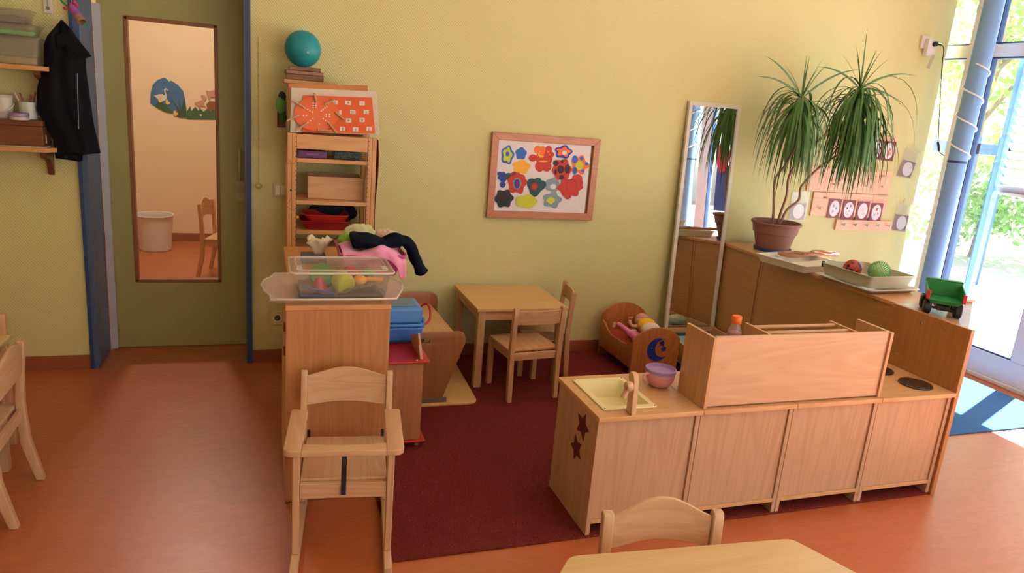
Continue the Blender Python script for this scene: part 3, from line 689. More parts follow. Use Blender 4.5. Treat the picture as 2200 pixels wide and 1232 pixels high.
for i in range(330):
    z = 1-2*(i+.5)/330; a = i*2.39996; q = Vector((math.sqrt(1-z*z)*math.cos(a), math.sqrt(1-z*z)*math.sin(a), z)); s_.cyl(bc2+q*r2*.93, bc2+q*(r2*1.12), .0026, 5, .0012)
build(s_, 'spikes', mat('green_spikes', '#5fa863', .35), t)

# toy truck
A0 = Vector((3.255, 2.64, .8365))
t = thing('toy_dump_truck', 'green toy dump truck with big black wheels standing on the corner cabinet', 'toy truck', A0, R(-59.5)+PI)
# local: x across, +y forward (drives away from the camera)
t.rotation_euler = (0, 0, R(-42)); 
GR = mat('truck_green', '#177a3a', .3); 
def tl(mb, name, m, **k): return build(mb, name, m, t, world=False, **k)
wr_ = .036
for (x, y) in ((-.068, -.05), (.068, -.05), (-.068, .085), (.068, .085)):
    wb_ = MB().lathe([(.012, -.017), (.030, -.017), (wr_, -.012), (wr_, .012), (.030, .017), (.012, .017)], (x, y, wr_+.001), 28, axis=(1, 0, 0))
    for k in range(20):
        a = 2*PI*k/20; c_ = Vector((x, y+(wr_+.0005)*math.cos(a), wr_+.001+(wr_+.0005)*math.sin(a))) 
        wb_.box(-.013, .013, -.0022, .0022, -.001, .001, Matrix.Translation(c_) @ Matrix.Rotation(a-PI/2, 4, 'X'))
    tl(wb_, 'wheel', mat('tyre_black', '#1a1b1e', .55), smooth='auto')
tl(MB().box(-.028, .028, -.075, .11, .03, .055).cyl((-.055, -.05, .037), (.055, -.05, .037), .006, 10).cyl((-.055, .085, .037), (.055, .085, .037), .006, 10), 'chassis', BLACK, bevel=.002)
s_ = MB()
bo = [(-.075, -.085, .068), (.075, -.085, .068), (.075, .05, .068), (-.075, .05, .068)]
s_.hexa([(-.060, -.080, .062), (.060, -.080, .062), (.060, .045, .062), (-.060, .045, .062), (-.078, -.096, .085), (.078, -.096, .085), (.078, .055, .085), (-.078, .055, .085)])
for sg in (-1, 1): s_.hexa([(sg*.072, -.094, .085), (sg*.078, -.096, .085), (sg*.078, .055, .085), (sg*.072, .055, .085), (sg*.078, -.080, .125), (sg*.084, -.080, .125), (sg*.084, .060, .150), (sg*.078, .060, .150)])
s_.hexa([(-.078, .045, .085), (.078, .045, .085), (.078, .055, .085), (-.078, .055, .085), (-.084, .055, .158), (.084, .055, .158), (.084, .063, .158), (-.084, .063, .158)])
s_.box(-.084, .084, .055, .095, .158, .164)
tl(s_, 'dump_bed', GR, bevel=.002)
tl(MB().box(-.05, .05, .07, .125, .05, .135), 'cab', mat('truck_yellow', '#e6cf6a', .35), bevel=.006)
for sg in (-1, 1): tl(MB().box(sg*.079-.008, sg*.079+.008, -.097, -.088, .084, .128), 'tail_light', mat('light_red', '#c4222b', .3), bevel=.002)
for sg in (-1, 1): tl(MB().box(sg*.08-.006, sg*.08+.006, .055, .10, .045, .07), 'mudguard', GR, bevel=.003)

#################################################################### MIRROR
t = thing('leaning_mirror', 'tall narrow mirror with a white frame leaning against the yellow wall', 'mirror', (2.98, 4.40, 0))
q = MB(); ang = math.atan2(4.478-4.385, 1.79)
mt = Matrix.Translation((2.985, 4.388, .003)) @ Matrix.Rotation(-ang, 4, 'X'); Wm, Hm, fr_ = .42, 1.80, .026
for (a, b, c, d) in ((-Wm/2, -Wm/2+fr_, 0, Hm), (Wm/2-fr_, Wm/2, 0, Hm), (-Wm/2+fr_, Wm/2-fr_, 0, fr_), (-Wm/2+fr_, Wm/2-fr_, Hm-fr_, Hm)): q.box(a, b, -.012, .012, c, d, mt)
build(q, 'frame', mat('mirror_frame_white', '#d9d2c2', .4), t, .002)
build(MB().box(-Wm/2+fr_, Wm/2-fr_, -.004, .004, fr_, Hm-fr_, mt), 'mirror_glass', MIRROR, t)

#################################################################### PICTURE
t = thing('framed_painting', 'framed children\'s painting of many colourful flowers on the yellow wall', 'picture', (1.76, 4.49, 1.23))
fx0, fx1, fz0, fz1, fw = 1.386, 2.142, .955, 1.502, .046
s_ = MB(); 
def mit(x0, x1, z0, z1, w, side):
    y0, y1 = 4.470, 4.498
    if side == 'b': P = [(x0, z0), (x1, z0), (x1-w, z0+w), (x0+w, z0+w)]
    if side == 't': P = [(x0, z1), (x1, z1), (x1-w, z1-w), (x0+w, z1-w)]
    if side == 'l': P = [(x0, z0), (x0+w, z0+w), (x0+w, z1-w), (x0, z1)]
    if side == 'r': P = [(x1, z0), (x1-w, z0+w), (x1-w, z1-w), (x1, z1)]
    return [Vector((x, y0, z)) for x, z in P]
for sd in 'btlr': s_.prism(mit(fx0, fx1, fz0, fz1, fw, sd), (0, .028, 0))
build(s_, 'frame', BROWNW, t, .003)
PC = dict(w='#e9dede', b='#2466b8', db='#1b3c9a', y='#c9cc2f', yo='#f0ab2c', o='#ec6a22', r='#c2301f', dr='#8c2620', k='#1d2427', te='#174c50', gb='#8399a0', dk='#3a1d20')
PM = [mat('paint_'+k, v, .6, noise_amt=.08, nscale=60) for k, v in PC.items()]; PI_ = {k: i for i, k in enumerate(PC)}
s_ = MB(); s_.mi = 0; yb = 4.4765; s_.box(1.428, 2.078, yb, yb+.002, 1.002, 1.458)
cor = ((330, 240), (1325, 310), (1250, 1025), (290, 995))
def inv(px, py):
    u, v = .5, .5
    for _ in range(12):
        def f(u, v): return [cor[0][k]*(1-u)*(1-v)+cor[1][k]*u*(1-v)+cor[2][k]*u*v+cor[3][k]*(1-u)*v for k in (0, 1)]
        x, y = f(u, v); e = 1e-4; xu, yu = f(u+e, v); xv, yv = f(u, v+e)
        a, b_, c_, d_ = (xu-x)/e, (xv-x)/e, (yu-y)/e, (yv-y)/e; det = a*d_-b_*c_; rx, ry = px-x, py-y
        u += (d_*rx-b_*ry)/det; v += (-c_*rx+a*ry)/det
    return 1.428+u*.65, 1.458-v*.456
lay = [0]
def blob(cx, cy, rx, ry, col, lobes=0, amp=.12, ph=0, rot=0):
    lay[0] += 1; y = yb-.00008*lay[0]; s_.mi = PI_[col]; out = []; n = 36
    for i in range(n):
        a = 2*PI*i/n; k = 1+(amp*math.cos(lobes*a+ph) if lobes else 0)+.05*noise.noise(Vector((math.cos(a)*1.5+cx, math.sin(a)*1.5, cy)))
        x0_, y0_ = rx*k*math.cos(a), ry*k*math.sin(a); x, z = inv(cx+x0_*math.cos(rot)-y0_*math.sin(rot), cy+x0_*math.sin(rot)+y0_*math.cos(rot)); out.append((x, y, z))
    s_.poly(out)
blob(425, 405, 66, 96, 'b', 5, .1, .4); blob(425, 405, 46, 72, 'y', 5, .16, .4); blob(425, 392, 20, 26, 'b')
blob(565, 388, 58, 62, 'b', 5, .09, 1.2)
blob(570, 528, 92, 74, 'yo', 5, .12, .8)
for q in ((690, 436, 44, 38), (855, 350, 38, 40), (878, 400, 38, 32), (765, 522, 50, 58), (838, 520, 52, 60), (810, 440, 90, 80)): blob(*q, 'r')
blob(740, 350, 42, 42, 'o'); blob(788, 352, 36, 40, 'o'); blob(785, 400, 42, 32, 'yo', 9, .2); blob(795, 388, 36, 24, 'o'); blob(848, 400, 20, 34, 'yo', 7, .3); blob(835, 412, 30, 40, 'r'); blob(800, 470, 45, 8, 'yo', 9, .3)
blob(1015, 375, 92, 66, 'db', 5, .12, .5); blob(1018, 372, 70, 44, 'o', 5, .22, .5); blob(1028, 382, 26, 22, 'w')
blob(1195, 512, 92, 92, 'o', 5, .18, .0); blob(1193, 515, 42, 46, 'y', 7, .06)
for q in ((1143, 452, 32, 40), (1216, 443, 20, 20), (1272, 500, 20, 18), (1142, 570, 24, 42), (1228, 574, 18, 18)): blob(*q, 'b')
blob(1000, 560, 102, 112, 'r', 6, .08, .3)
for q in ((935, 490, 30, 32), (1003, 474, 16, 18), (988, 556, 36, 42), (1060, 552, 30, 46), (935, 582, 15, 30), (1000, 640, 28, 26)): blob(*q, 'dk')
blob(350, 600, 28, 22, 'db'); blob(385, 640, 48, 52, 'db', 4, .15); blob(382, 715, 28, 34, 'db'); blob(440, 630, 45, 38, 'te'); blob(497, 615, 38, 36, 'dr'); blob(560, 645, 55, 42, 'r')
blob(528, 705, 92, 108, 'r', 5, .14, .9); blob(528, 705, 42, 62, 'gb', 9, .08); blob(528, 708, 30, 50, 'db'); blob(530, 705, 12, 26, 'dr')
blob(725, 738, 92, 90, 'te', 3, .22, 1.0); blob(745, 670, 36, 28, 'te'); blob(710, 735, 38, 46, 'dr', 5, .1); blob(712, 735, 24, 30, 'r')
blob(905, 720, 76, 76, 'gb', 5, .08); blob(908, 738, 32, 28, 'w', 7, .1); blob(900, 880, 92, 82, 'gb', 5, .14, .4); blob(885, 885, 42, 36, 'y', 4, .1)
blob(1190, 700, 42, 54, 'r'); blob(1170, 650, 55, 42, 'r'); blob(1090, 745, 130, 96, 'r', 6, .13, .2); blob(1068, 840, 36, 32, 'r'); blob(1106, 728, 58, 70, 'dr', 0)
s_.mi = PI_['r']; blob(1106, 730, 53, 64, 'r')
blob(395, 865, 92, 96, 'k', 6, .12, .3); blob(378, 858, 36, 38, 'dk')
blob(628, 895, 112, 72, 'y', 5, .07)
build(s_, 'painting', PM, t)

#################################################################### WALL FITTINGS
t = thing('light_switch', 'double rocker light switch on the yellow wall beside the tall shelf', 'switch', (.105, WY, 1.08))
build(MB().box(.066, .15, WY-.010, WY-.0005, 1.035, 1.122), 'plate', mat('switch_frame_shade', '#c4b98e', .4), t, .003)  # plate toned darker than the rockers, painting the shadow gap round them
for a in (.079, .1095): build(MB().box(a, a+.028, WY-.016, WY-.0105, 1.05, 1.107), 'rocker', mat('switch_rocker', '#e6dfbe', .3), t, .002)
t = thing('wall_socket', 'white wall socket low beside the narrow cabinet', 'socket', (.094, WY, .29))
build(MB().box(.052, .136, WY-.011, WY-.0005, .245, .331), 'plate', GREY, t, .003)
build(MB().lathe([(.024, 0), (.024, .004), (.02, .004), (.019, .0005), (0, .0005)], (.094, WY-.0112, .288), 28, axis=(0, -1, 0)), 'rim', WHITE, t, smooth='auto')
build(MB().cyl((.094, WY-.0115, .288), (.094, WY-.0125, .288), .0185, 24), 'recess', mat('recess_grey', '#5c5648', .5), t)
# plug adaptor near the window
t = thing('plug_adaptor', 'white plug adaptor with paper tag on the wall near the window', 'adaptor', (4.76, WY, 2.36))
build(MB().box(4.705, 4.79, WY-.014, WY-.0005, 2.34, 2.43), 'socket_plate', WHITE, t, .003)
build(MB().box(4.735, 4.815, WY-.052, WY-.0145, 2.29, 2.41), 'adaptor_body', WHITE, t, .004)
build(MB().cyl((4.79, WY-.0525, 2.375), (4.79, WY-.075, 2.375), .019, 20).cyl((4.79, WY-.075, 2.375), (4.825, WY-.085, 2.372), .008, 12), 'plug', BLACK, t, .001)
plate('paper_tag', mat('tag_paper', '#b9ad92', .8), [[(4.785, 2.30), (4.815, 2.295), (4.785, 2.195), (4.755, 2.20)]], .001, MXZ(WY-.06), t)
cpts = [(4.825, WY-.085, 2.372), (4.84, WY-.10, 2.34), (4.842, WY-.12, 2.2), (4.842, WY-.17, 1.95), (4.84, WY-.22, 1.72), (4.835, WY-.24, 1.64), (4.835, WY-.26, 1.60), (4.85, WY-.30, 1.57)]
setp(build(MB().tube(smooth_path([Vector(p) for p in cpts]), .0032, 6), 'power_cord', BLACK, smooth=True), 'black power cord hanging from the plug adaptor to the blue pillar', 'cord')
setp(build(MB().tube([(4.833, WY-.235, 1.665), (4.835, WY-.25, 1.63), (4.836, WY-.258, 1.60)], .008, 8), 'cord_switch', BLACK, smooth=True), 'small black inline switch on the cord by the blue pillar', 'switch')

# picture-card boards
PEG = mat('peg_board', '#e8b696', .5); MAR = mat('maroon_card', '#7a2e3b', .5, noise_amt=.1); OV = mat('card_white', '#ece8ea', .6); LN = mat('pencil_line', '#a87a62', .8); PKN = mat('knob_white', '#dcd4c8', .4)
def cell_lines(mb, x0, x1, z0, z1, n, y):
    for i in range(1, n): 
        x = x0+(x1-x0)*i/n; mb.box(x-.0008, x+.0008, y-.0005, y, z0, z1)
    mb.box(x0, x1, y-.0005, y, z1-.048, z1-.0465)
def board(x0, x1, z0, z1, lab, cards, pegs):
    t = thing('card_board', lab, 'board', ((x0+x1)/2, WY, (z0+z1)/2), 0, 'card boards by the window')
    y = WY-.012; build(MB().box(x0, x1, y, WY-.0005, z0, z1), 'board', PEG, t, .0015)
    l = MB(); cell_lines(l, x0, x1, z0, z1, 5, y-.0002)
    rr_ = random.Random(int(z0*100))
    for c in range(5):
        cxx = x0+(x1-x0)*(c+.5)/5
        if not (c == 4 and lab.startswith('middle')):
            for k in range(8): l.box(cxx-.04+k*.01, cxx-.039+k*.01, y-.0007, y-.0002, z1-.044, z1-.044+rr_.uniform(.004, .009))
    build(l, 'pencil_lines', LN, t)
    cw = (x1-x0)/5
    pg = MB()
    for c in pegs: pg.lathe([(.003, 0), (.003, .012), (.009, .014), (.010, .02), (.006, .026), (0, .027)], (x0+cw*(c+.5), y, z0+.062), 14, axis=(0, -1, 0))
    if pegs: build(pg, 'pegs', PKN, t, smooth='auto')
    return t, cw, y
t1, cw, y = board(4.015, 4.665, 1.49, 1.672, 'top orange card board partly behind the plant leaves', (), ())
t2, cw2, y2 = board(3.90, 4.690, 1.228, 1.412, 'middle orange card board with white pegs and a weekday word at right', (), (1, 2, 3, 4))
t3, cw3, y3 = board(3.975, 4.700, 1.040, 1.222, 'lower orange card board with four picture cards', (), (0,))
plate('lettering', mat('pencil_dark', '#8a5c50', .8), None, .0006, Matrix.Translation((4.61, y2-.0012, 1.373)) @ MXZ(0).to_3x3().to_4x4(), t2, text='FREITAG', size=.017)
plate('lettering', mat('pencil_black', '#4a3a36', .8), None, .0006, Matrix.Translation((4.085, y3-.0012, 1.185)) @ MXZ(0).to_3x3().to_4x4(), t3, text='land', size=.022)
cardspec = [(t1, 4.42, 1.497, 'picture card with a white oval, left of the toy picture, on the top board', ()), (t1, 4.545, 1.492, 'picture card with an orange toy drawing at the right end of the top board', (('o', 0, -.02, .022), ('o', .01, .01, .014))),
    (t1, 4.29, 1.499, 'picture card half hidden by plant leaves on the top board', ()), (t3, 4.128, 1.028, 'picture card with three faint rectangles on the lower board', (('g', -.012, .022, .013), ('g', .014, .004, .011), ('g', -.012, -.022, .012))),
    (t3, 4.268, 1.023, 'picture card with a red dot and black marks on the lower board', (('r', .014, .03, .010), ('k', -.018, .012, .009), ('k', .006, -.01, .005), ('k', -.004, -.035, .004), ('r', -.012, -.02, .003))),
    (t3, 4.408, 1.018, 'picture card with faint pink drawing on the lower board', (('p', .0, .01, .016), ('p', .01, -.018, .014))), (t3, 4.546, 1.010, 'picture card with red, green and blue shapes at the right end of the lower board', (('r', 0, .025, .013), ('g', -.014, -.018, .009), ('b', .018, -.008, .009)))]
CM = {'o': mat('ink_orange', '#c8795a'), 'g': mat('ink_grey', '#98a0a2'), 'r': mat('ink_red', '#b04a52'), 'k': mat('ink_black', '#34343c'), 'p': mat('ink_pink', '#e0c4c6'), 'b': mat('ink_blue', '#6a86b8')}
for (bt, x, z, lab, marks) in cardspec:
    c = thing('picture_card', lab, 'card', (x+.06, WY-.02, z+.07), 0, 'maroon picture cards on the boards'); yy_ = WY-.016
    build(MB().box(x, x+.118, yy_-.002, yy_, z, z+.148), 'card', MAR, c, .001)
    plate('oval', OV, [ell(x+.059, z+.074, .046, .062, 28)], .0008, MXZ(yy_-.0026), c)
    for (k, dx, dz, r_) in marks: plate('drawing', CM[k], [ell(x+.059+dx, z+.074+dz, r_*.8, r_, 10, 3, .25)], .0006, MXZ(yy_-.0034), c)
t = thing('peg_rail', 'short wooden peg rail with five white pegs below the card boards', 'peg rail', (4.5, WY, .98))
build(MB().box(4.233, 4.790, WY-.02, WY-.0005, .936, 1.018), 'rail', PEG, t, .002)
for k in range(5): build(MB().lathe([(.004, 0), (.004, .02), (.011, .023), (.0125, .031), (.009, .039), (0, .041)], (4.29+.113*k, WY-.02, .985), 18, axis=(0, -1, 0)), 'peg', PKN, t, smooth='auto')
for (P, lab) in ((((3.775, .998), (3.935, .998), (3.935, 1.222), (3.775, 1.218)), 'clear bag with a maroon card hanging left of the boards above the pot'), (((4.735, 1.375), (4.895, 1.362), (4.945, 1.575), (4.79, 1.60)), 'tilted clear bag with a maroon card, upper right beside the window'), (((4.808, .94), (4.965, .93), (4.975, 1.155), (4.81, 1.165)), 'clear bag with a maroon card, lower right beside the window')):
    c = thing('plastic_bag', lab, 'bag', (P[0][0]+.08, WY-.01, P[0][1]), 0, 'clear card bags on the wall')
    A, B, Cc, D = [Vector(p) for p in P]
    def uv(u, v): p = A*(1-u)*(1-v)+B*u*(1-v)+Cc*u*v+D*(1-u)*v; return (p.x, p.y)
    plate('bag', FOIL, [[uv(0, 0), uv(1, 0), uv(1, 1), uv(0, 1)]], .002, MXZ(WY-.012), c)
    plate('card', MAR, [[uv(.08, .03), uv(.93, .03), uv(.93, .6), uv(.08, .6)]], .003, MXZ(WY-.007), c)
    ce = uv(.54, .32); plate('oval', OV, [ell(ce[0], ce[1], .05, .056, 26)], .0008, MXZ(WY-.0095), c)
    s_ = MB(); m1 = uv(.5, 1); s_.tube([(uv(.35, 1)[0], WY-.012, uv(.35, 1)[1]), (m1[0]-.01, WY-.004, m1[1]+.045), (uv(.65, 1)[0], WY-.012, uv(.65, 1)[1])], .0015, 5); build(s_, 'hanging_loop', WHITE, c)
# bead string on the wall
s_ = MB(); x_ = at_y(556, 400, WY).x
z0 = at_y(554, 395, WY).z; z1 = at_y(556, 80, WY).z
t = thing('crystal_string', 'thin string with a glass crystal hanging on the wall left of the shelf', 'ornament', (x_, WY-.01, z1))
s_.tube([(x_, WY-.006, z1), (x_, WY-.006, z0)], .0012, 5); s_.cyl((x_, WY-.0005, z1), (x_, WY-.012, z1), .002, 8); build(s_, 'string', mat('string_olive', '#9a8f52', .8), t)
s_ = MB()
for k in range(14): s_.box(x_-.005, x_+.005, WY-.007, WY-.005, z0+(z1-z0)*(k+.5)/14-.001, z0+(z1-z0)*(k+.5)/14+.0012)
build(s_, 'knots', mat('string_olive', '#9a8f52'), t)
build(MB().sphere((x_, WY-.022, z0-.012), .019, 10, 6), 'crystal', clear('crystal', '#fffbe0', '#e6df9c', .6, .03, .2), t)

#################################################################### TABLE + CHAIRS
def chair(name, label, W=.335, D=.31, SH=.31, BH=.57, arch=0, mz=BEECH_Z, mx=BEECH_X, my=BEECH_Y, group=None, post=.032, splay=0, bh=.085, seatround=.02):
    t = thing(name, label, 'chair', (0, 0, 0), 0, group)
    hw, hd = W/2, D/2; p = post
    for s in (-1, 1):
        x0, x1 = (s*hw-p, s*hw) if s > 0 else (s*hw, s*hw+p)
        # front leg
        build(MB().box(x0, x1, -hd, -hd+p, .001, SH-.018), 'leg', mz, t, .004, world=False)
        # rear leg with the back post: side outline drawn in y,z
        o = [(hd-.012+splay, .001), (hd+.018+splay, .001), (hd+.012, SH*.55), (hd+.004, SH), (hd+.010, SH+(BH-SH)*.5), (hd+.022, BH-.012), (hd+.016, BH), (hd-.004, BH), (hd-.010, BH-.010), (hd-.018, SH+(BH-SH)*.5), (hd-.028, SH), (hd-.022, SH*.5)]
        plate('leg', mz, [o], p-.003, MYZ((x0+x1)/2), t, .0035, world=False)
    for s in (-1, 1):
        x = s*(hw-p*.5-.004); build(MB().box(x-.008, x+.008, -hd+p+.0005, hd-.029, SH-.062, SH-.0185), 'side_rail', my, t, .002, world=False)
    build(MB().box(-hw+p+.0005, hw-p-.0005, -hd+.006, -hd+.024, SH-.062, SH-.0185), 'front_rail', mx, t, .002, world=False)
    build(MB().box(-hw+p+.0005, hw-p-.0005, hd-.022, hd-.004, SH-.062, SH-.0185), 'rear_rail', mx, t, .002, world=False)
    plate('seat', my, [rrect(-hw+.006, hw-.006, -hd-.008, hd-.030, seatround, 5, (.003, .003, seatround, seatround))], .016, MXY(SH-.0095), t, .004, world=False)
    # backrest: curved plank between posts
    n = 16; b = MB(); rows = []; zb = BH-.018-bh; zt = BH-.018
    rg = []
    for i in range(n+1):
        u = i/n; x = -hw+p-.001+(W-2*p+.002)*u; bow = .016*4*u*(1-u); am = arch*math.sin(PI*u)**1.3; ab = am*.35
        yy_ = hd+.006+bow-.004; dy = .006
        rg.append([b.bm.verts.new(q) for q in ((x, yy_-dy, zb+ab), (x, yy_+dy, zb+ab), (x, yy_+dy+.006, zt+am), (x, yy_-dy+.006, zt+am))])
    b.loft(rg); build(b, 'backrest', mx, t, .003, world=False)
    return t
c1 = chair('child_chair', 'small beech child chair in front of the play table with its back to the room')
c1.location = (1.488, 3.852, RUGZ); c1.rotation_euler = (0, 0, R(186.4))
c2 = copy_tree(c1); c2['label'] = 'small beech child chair at the right end of the play table against the wall'
c2.location = (1.725, 4.185, RUGZ); c2.rotation_euler = (0, 0, R(-102.5))
for c in (c1, c2): c['group'] = 'chairs at the play table'
TA, TB, TC_, TD, TH = 1.195, 1.775, 3.895, 4.455, .508
t = thing('play_table', 'square beech play table against the yellow wall', 'table', ((TA+TB)/2, (TC_+TD)/2, RUGZ))
build(MB().box(TA, TB, TC_, TD, TH-.018, TH), 'table_top', TABX, t, .003)
for (x, y) in ((TA+.012, TC_+.012), (TB-.057, TC_+.012), (TA+.012, TD-.057), (TB-.057, TD-.057)): build(MB().box(x, x+.045, y, y+.045, RUGZ, TH-.0185), 'leg', BEECH_Z, t, .003)
for q in ((TA+.0575, TB-.0575, TC_+.018, TC_+.034), (TA+.0575, TB-.0575, TD-.034, TD-.018)): build(MB().box(*q, TH-.075, TH-.0185), 'apron', BEECH_X, t, .002)
for q in ((TA+.018, TA+.034, TC_+.0575, TD-.0575), (TB-.034, TB-.018, TC_+.0575, TD-.0575)): build(MB().box(*q, TH-.075, TH-.0185), 'apron', BEECH_Y, t, .002)

# foreground table and chair
fc = chair('child_chair', 'pale beech child chair with an arched back in the foreground, tucked at the table', W=.375, D=.31, SH=.31, BH=.57, arch=.055, mz=PALE_Z, mx=PALE_X, my=PALE_Y, post=.035, bh=.10)
a_ = at_z(1300, 1100, .575); b_ = at_z(1553, 1097, .575); mid = (a_+b_)/2; v = (b_-a_); fa = math.atan2(v.y, v.x)
bk = Vector((-math.sin(fa), math.cos(fa), 0)); fc.location = (mid.x-bk.x*.155, mid.y-bk.y*.155, .0005); fc.rotation_euler = (0, 0, fa)
t = thing('trapezoid_table', 'pale wooden table with slanted sides in the foreground', 'table', (1.15, 1.1, 0))
q1, q2, q3, q4 = (at_z(1222, 1195, .525), at_z(1700, 1157, .525), at_z(1842, 1232, .525), at_z(1202, 1232, .525))
e2 = q3+(q3-q2)*3.0; e4 = q4+(q4-q1)*6.0
P = [(q1.x, q1.y), (q2.x, q2.y), (e2.x, e2.y), (e4.x, e4.y)]
cen = Vector((sum(p[0] for p in P)/4, sum(p[1] for p in P)/4))
def rounded(P, r=.025, n=4):
    out = []
    for i in range(len(P)):
        a, b, c = Vector(P[i-1]), Vector(P[i]), Vector(P[(i+1) % len(P)]); p0 = b+(a-b).normalized()*r; p1 = b+(c-b).normalized()*r
        for k in range(n+1): u = k/n; out.append(tuple(p0*(1-u)**2+b*2*u*(1-u)+p1*u*u))
    return out
plate('table_top', FGT, [list(reversed(rounded(P)))], .024, MXY(.513), t, .003)
for p in P:
    v = cen-Vector(p); q = Vector(p)+v.normalized()*.11; build(MB().box(q.x-.025, q.x+.025, q.y-.025, q.y+.025, .0005, .5005), 'leg', PALE_Z, t, .003)
# left chair, table and further chair
lc = chair('child_chair', 'pale beech child chair cut by the left picture edge, its curved leg in front', W=.40, D=.32, SH=.345, BH=.62, arch=.05, mz=PALE_Z, mx=PALE_X, my=PALE_Y, post=.036, splay=.035, bh=.12)
lc.location = (-1.075, 3.02, .0005); lc.rotation_euler = (0, 0, R(-90))
t = thing('work_table', 'pale table at the left picture edge behind the chair', 'table', (-1.6, 3.0, 0))
build(MB().box(-2.15, -.985, 2.68, 3.36, .565, .589), 'table_top', FGT, t, .003)
for (x, y) in ((-2.10, 2.72), (-1.06, 2.72), (-2.10, 3.28), (-1.06, 3.28)): build(MB().box(x, x+.045, y, y+.045, .0005, .5645), 'leg', PALE_Z, t, .003)
l3 = chair('child_chair', 'child chair at the far side of the left table, only its back corner in view', W=.40, D=.32, SH=.345, BH=.62, arch=.04, mz=BEECH_Z, mx=BEECH_X, my=BEECH_Y, post=.036, bh=.12)
pl = at_z(8, 674, .62); l3.location = (pl.x-.19, pl.y-.17, .0005); l3.rotation_euler = (0, 0, R(0))

#################################################################### HIGH CHAIR
t = thing('high_chair', 'pale beech armchair on runners with a safety bar and black strap', 'chair', (.278, 2.386, 0), R(-7.2))
def L(mb, name, m, bevel=.003, **k): return build(mb, name, m, t, bevel, world=False, **k)
for s in (-1, 1):
    x = s*.165
    L(MB().box(x-.0125, x+.0125, -.014, .020, .046, .438), 'leg', PALE_Z, .004)
    o = [(.345, .046), (.378, .046), (.368, .25), (.352, .46), (.372, .60), (.368, .613), (.348, .613), (.342, .60), (.322, .46), (.335, .25)]
    plate('leg', PALE_Z, [o], .024, MYZ(x), t, .003, world=False)
    o = [(-.11, .012), (-.09, .001), (.40, .001), (.415, .012), (.41, .035), (.395, .045), (-.09, .045), (-.108, .036)]
    plate('runner', PALE_Y, [o], .028, MYZ(x), t, .004, world=False)
    x0, x1 = (x-.045, x+.018) if s < 0 else (x-.018, x+.045)
    rr4 = (.004, .012, .03, .004) if s < 0 else (.012, .004, .004, .03)
    pa = rrect(x0, x1, -.022, .332, .02, 6, rr4)
    plate('armrest', PALE_Y, [pa], .024, MXY(.4505), t, .004, world=False)
    L(MB().box(x-.008, x+.008, .0205, .334, .275, .325), 'side_rail', PALE_Y)
bar = [(-.1465, -.022), (.1465, -.022), (.1465, .040)]+[(.1465-.293*i/12, .040-.014*math.sin(PI*i/12)**.6) for i in range(1, 12)]+[(-.1465, .040)]
plate('safety_bar', PALE_X, [bar], .024, MXY(.4505), t, .003, world=False)
L(MB().box(-.152, .152, -.008, .012, .268, .328), 'front_rail', PALE_X)
plate('seat', PALE_Y, [rrect(-.152, .152, .013, .345, .004)], .014, MXY(.330), t, .003, world=False)
b = MB(); rg = []
for i in range(17):
    u = i/16; x = -.1535+.307*u; bow = .014*4*u*(1-u); am = .032*math.sin(PI*u)**1.3
    rg.append([b.bm.verts.new(q) for q in ((x, .346+bow-.005, .475+am*.35), (x, .346+bow+.006, .475+am*.35), (x, .356+bow+.006, .595+am), (x, .356+bow-.005, .595+am))])
b.loft(rg); L(b, 'backrest', PALE_X, .003)
s_ = MB(); s_.grid([[(x, y, z) for x in (-.009, .009)] for (y, z) in ((-.0235, .440), (-.027, .40), (-.020, .35), (-.013, .32), (-.016, .285))])
L(s_, 'strap', mat('black_webbing', '#17181c', .7), 0, solid=.002)
L(MB().box(.138, .150, .332, .342, .34, .37).box(-.150, -.138, .332, .342, .34, .37), 'strap_anchor', BLACK, .002)

#################################################################### NARROW CABINETS with trays
def narrow(x0, x1, y0, y1, H, lab):
    t = thing('narrow_cabinet', lab, 'cabinet', ((x0+x1)/2, y0, 0), 0, 'narrow cabinets between door side and play corner')
    build(MB().box(x0, x1, y0, y1, H-.02, H), 'top', SHELFW, t, .002)
    build(MB().box(x0+.002, x1-.002, y0+.002, y0+.02, .004, H-.0205), 'end_panel', wood('narrow_panel', '#c08350', '#a56a3a', 'z', .45, .35, .25, 1.4), t, .002)
    build(MB().box(x0+.004, x0+.022, y0+.0205, y1-.0205, .03, H-.0205), 'door', SHELFZ, t, .002)
    build(MB().box(x1-.02, x1-.002, y0+.0205, y1-.0205, .004, H-.0205), 'side_panel', SHELFZ, t, .002)
    build(MB().box(x0+.002, x1-.002, y1-.02, y1-.002, .004, H-.0205), 'end_panel', SHELFZ, t, .002)
    build(MB().box(x0+.0225, x1-.0205, y0+.0205, y1-.0205, .03, .05), 'bottom_board', SHELFW, t)
    s_ = MB()
    for z in (H-.10, H-.20): s_.box(x0-.006, x0+.0035, y0+.03, y0+.06, z-.015, z+.015)
    build(s_, 'hinge', mat('hinge_brown', '#6b4a2c', .4), t, .001)
narrow(.088, .500, 2.825, 3.325, .86, 'narrow beech cabinet behind the high chair carrying the clear box')
narrow(.112, .515, 3.335, 3.93, .86, 'narrow beech cabinet next to the tall shelf carrying the clothes basket')
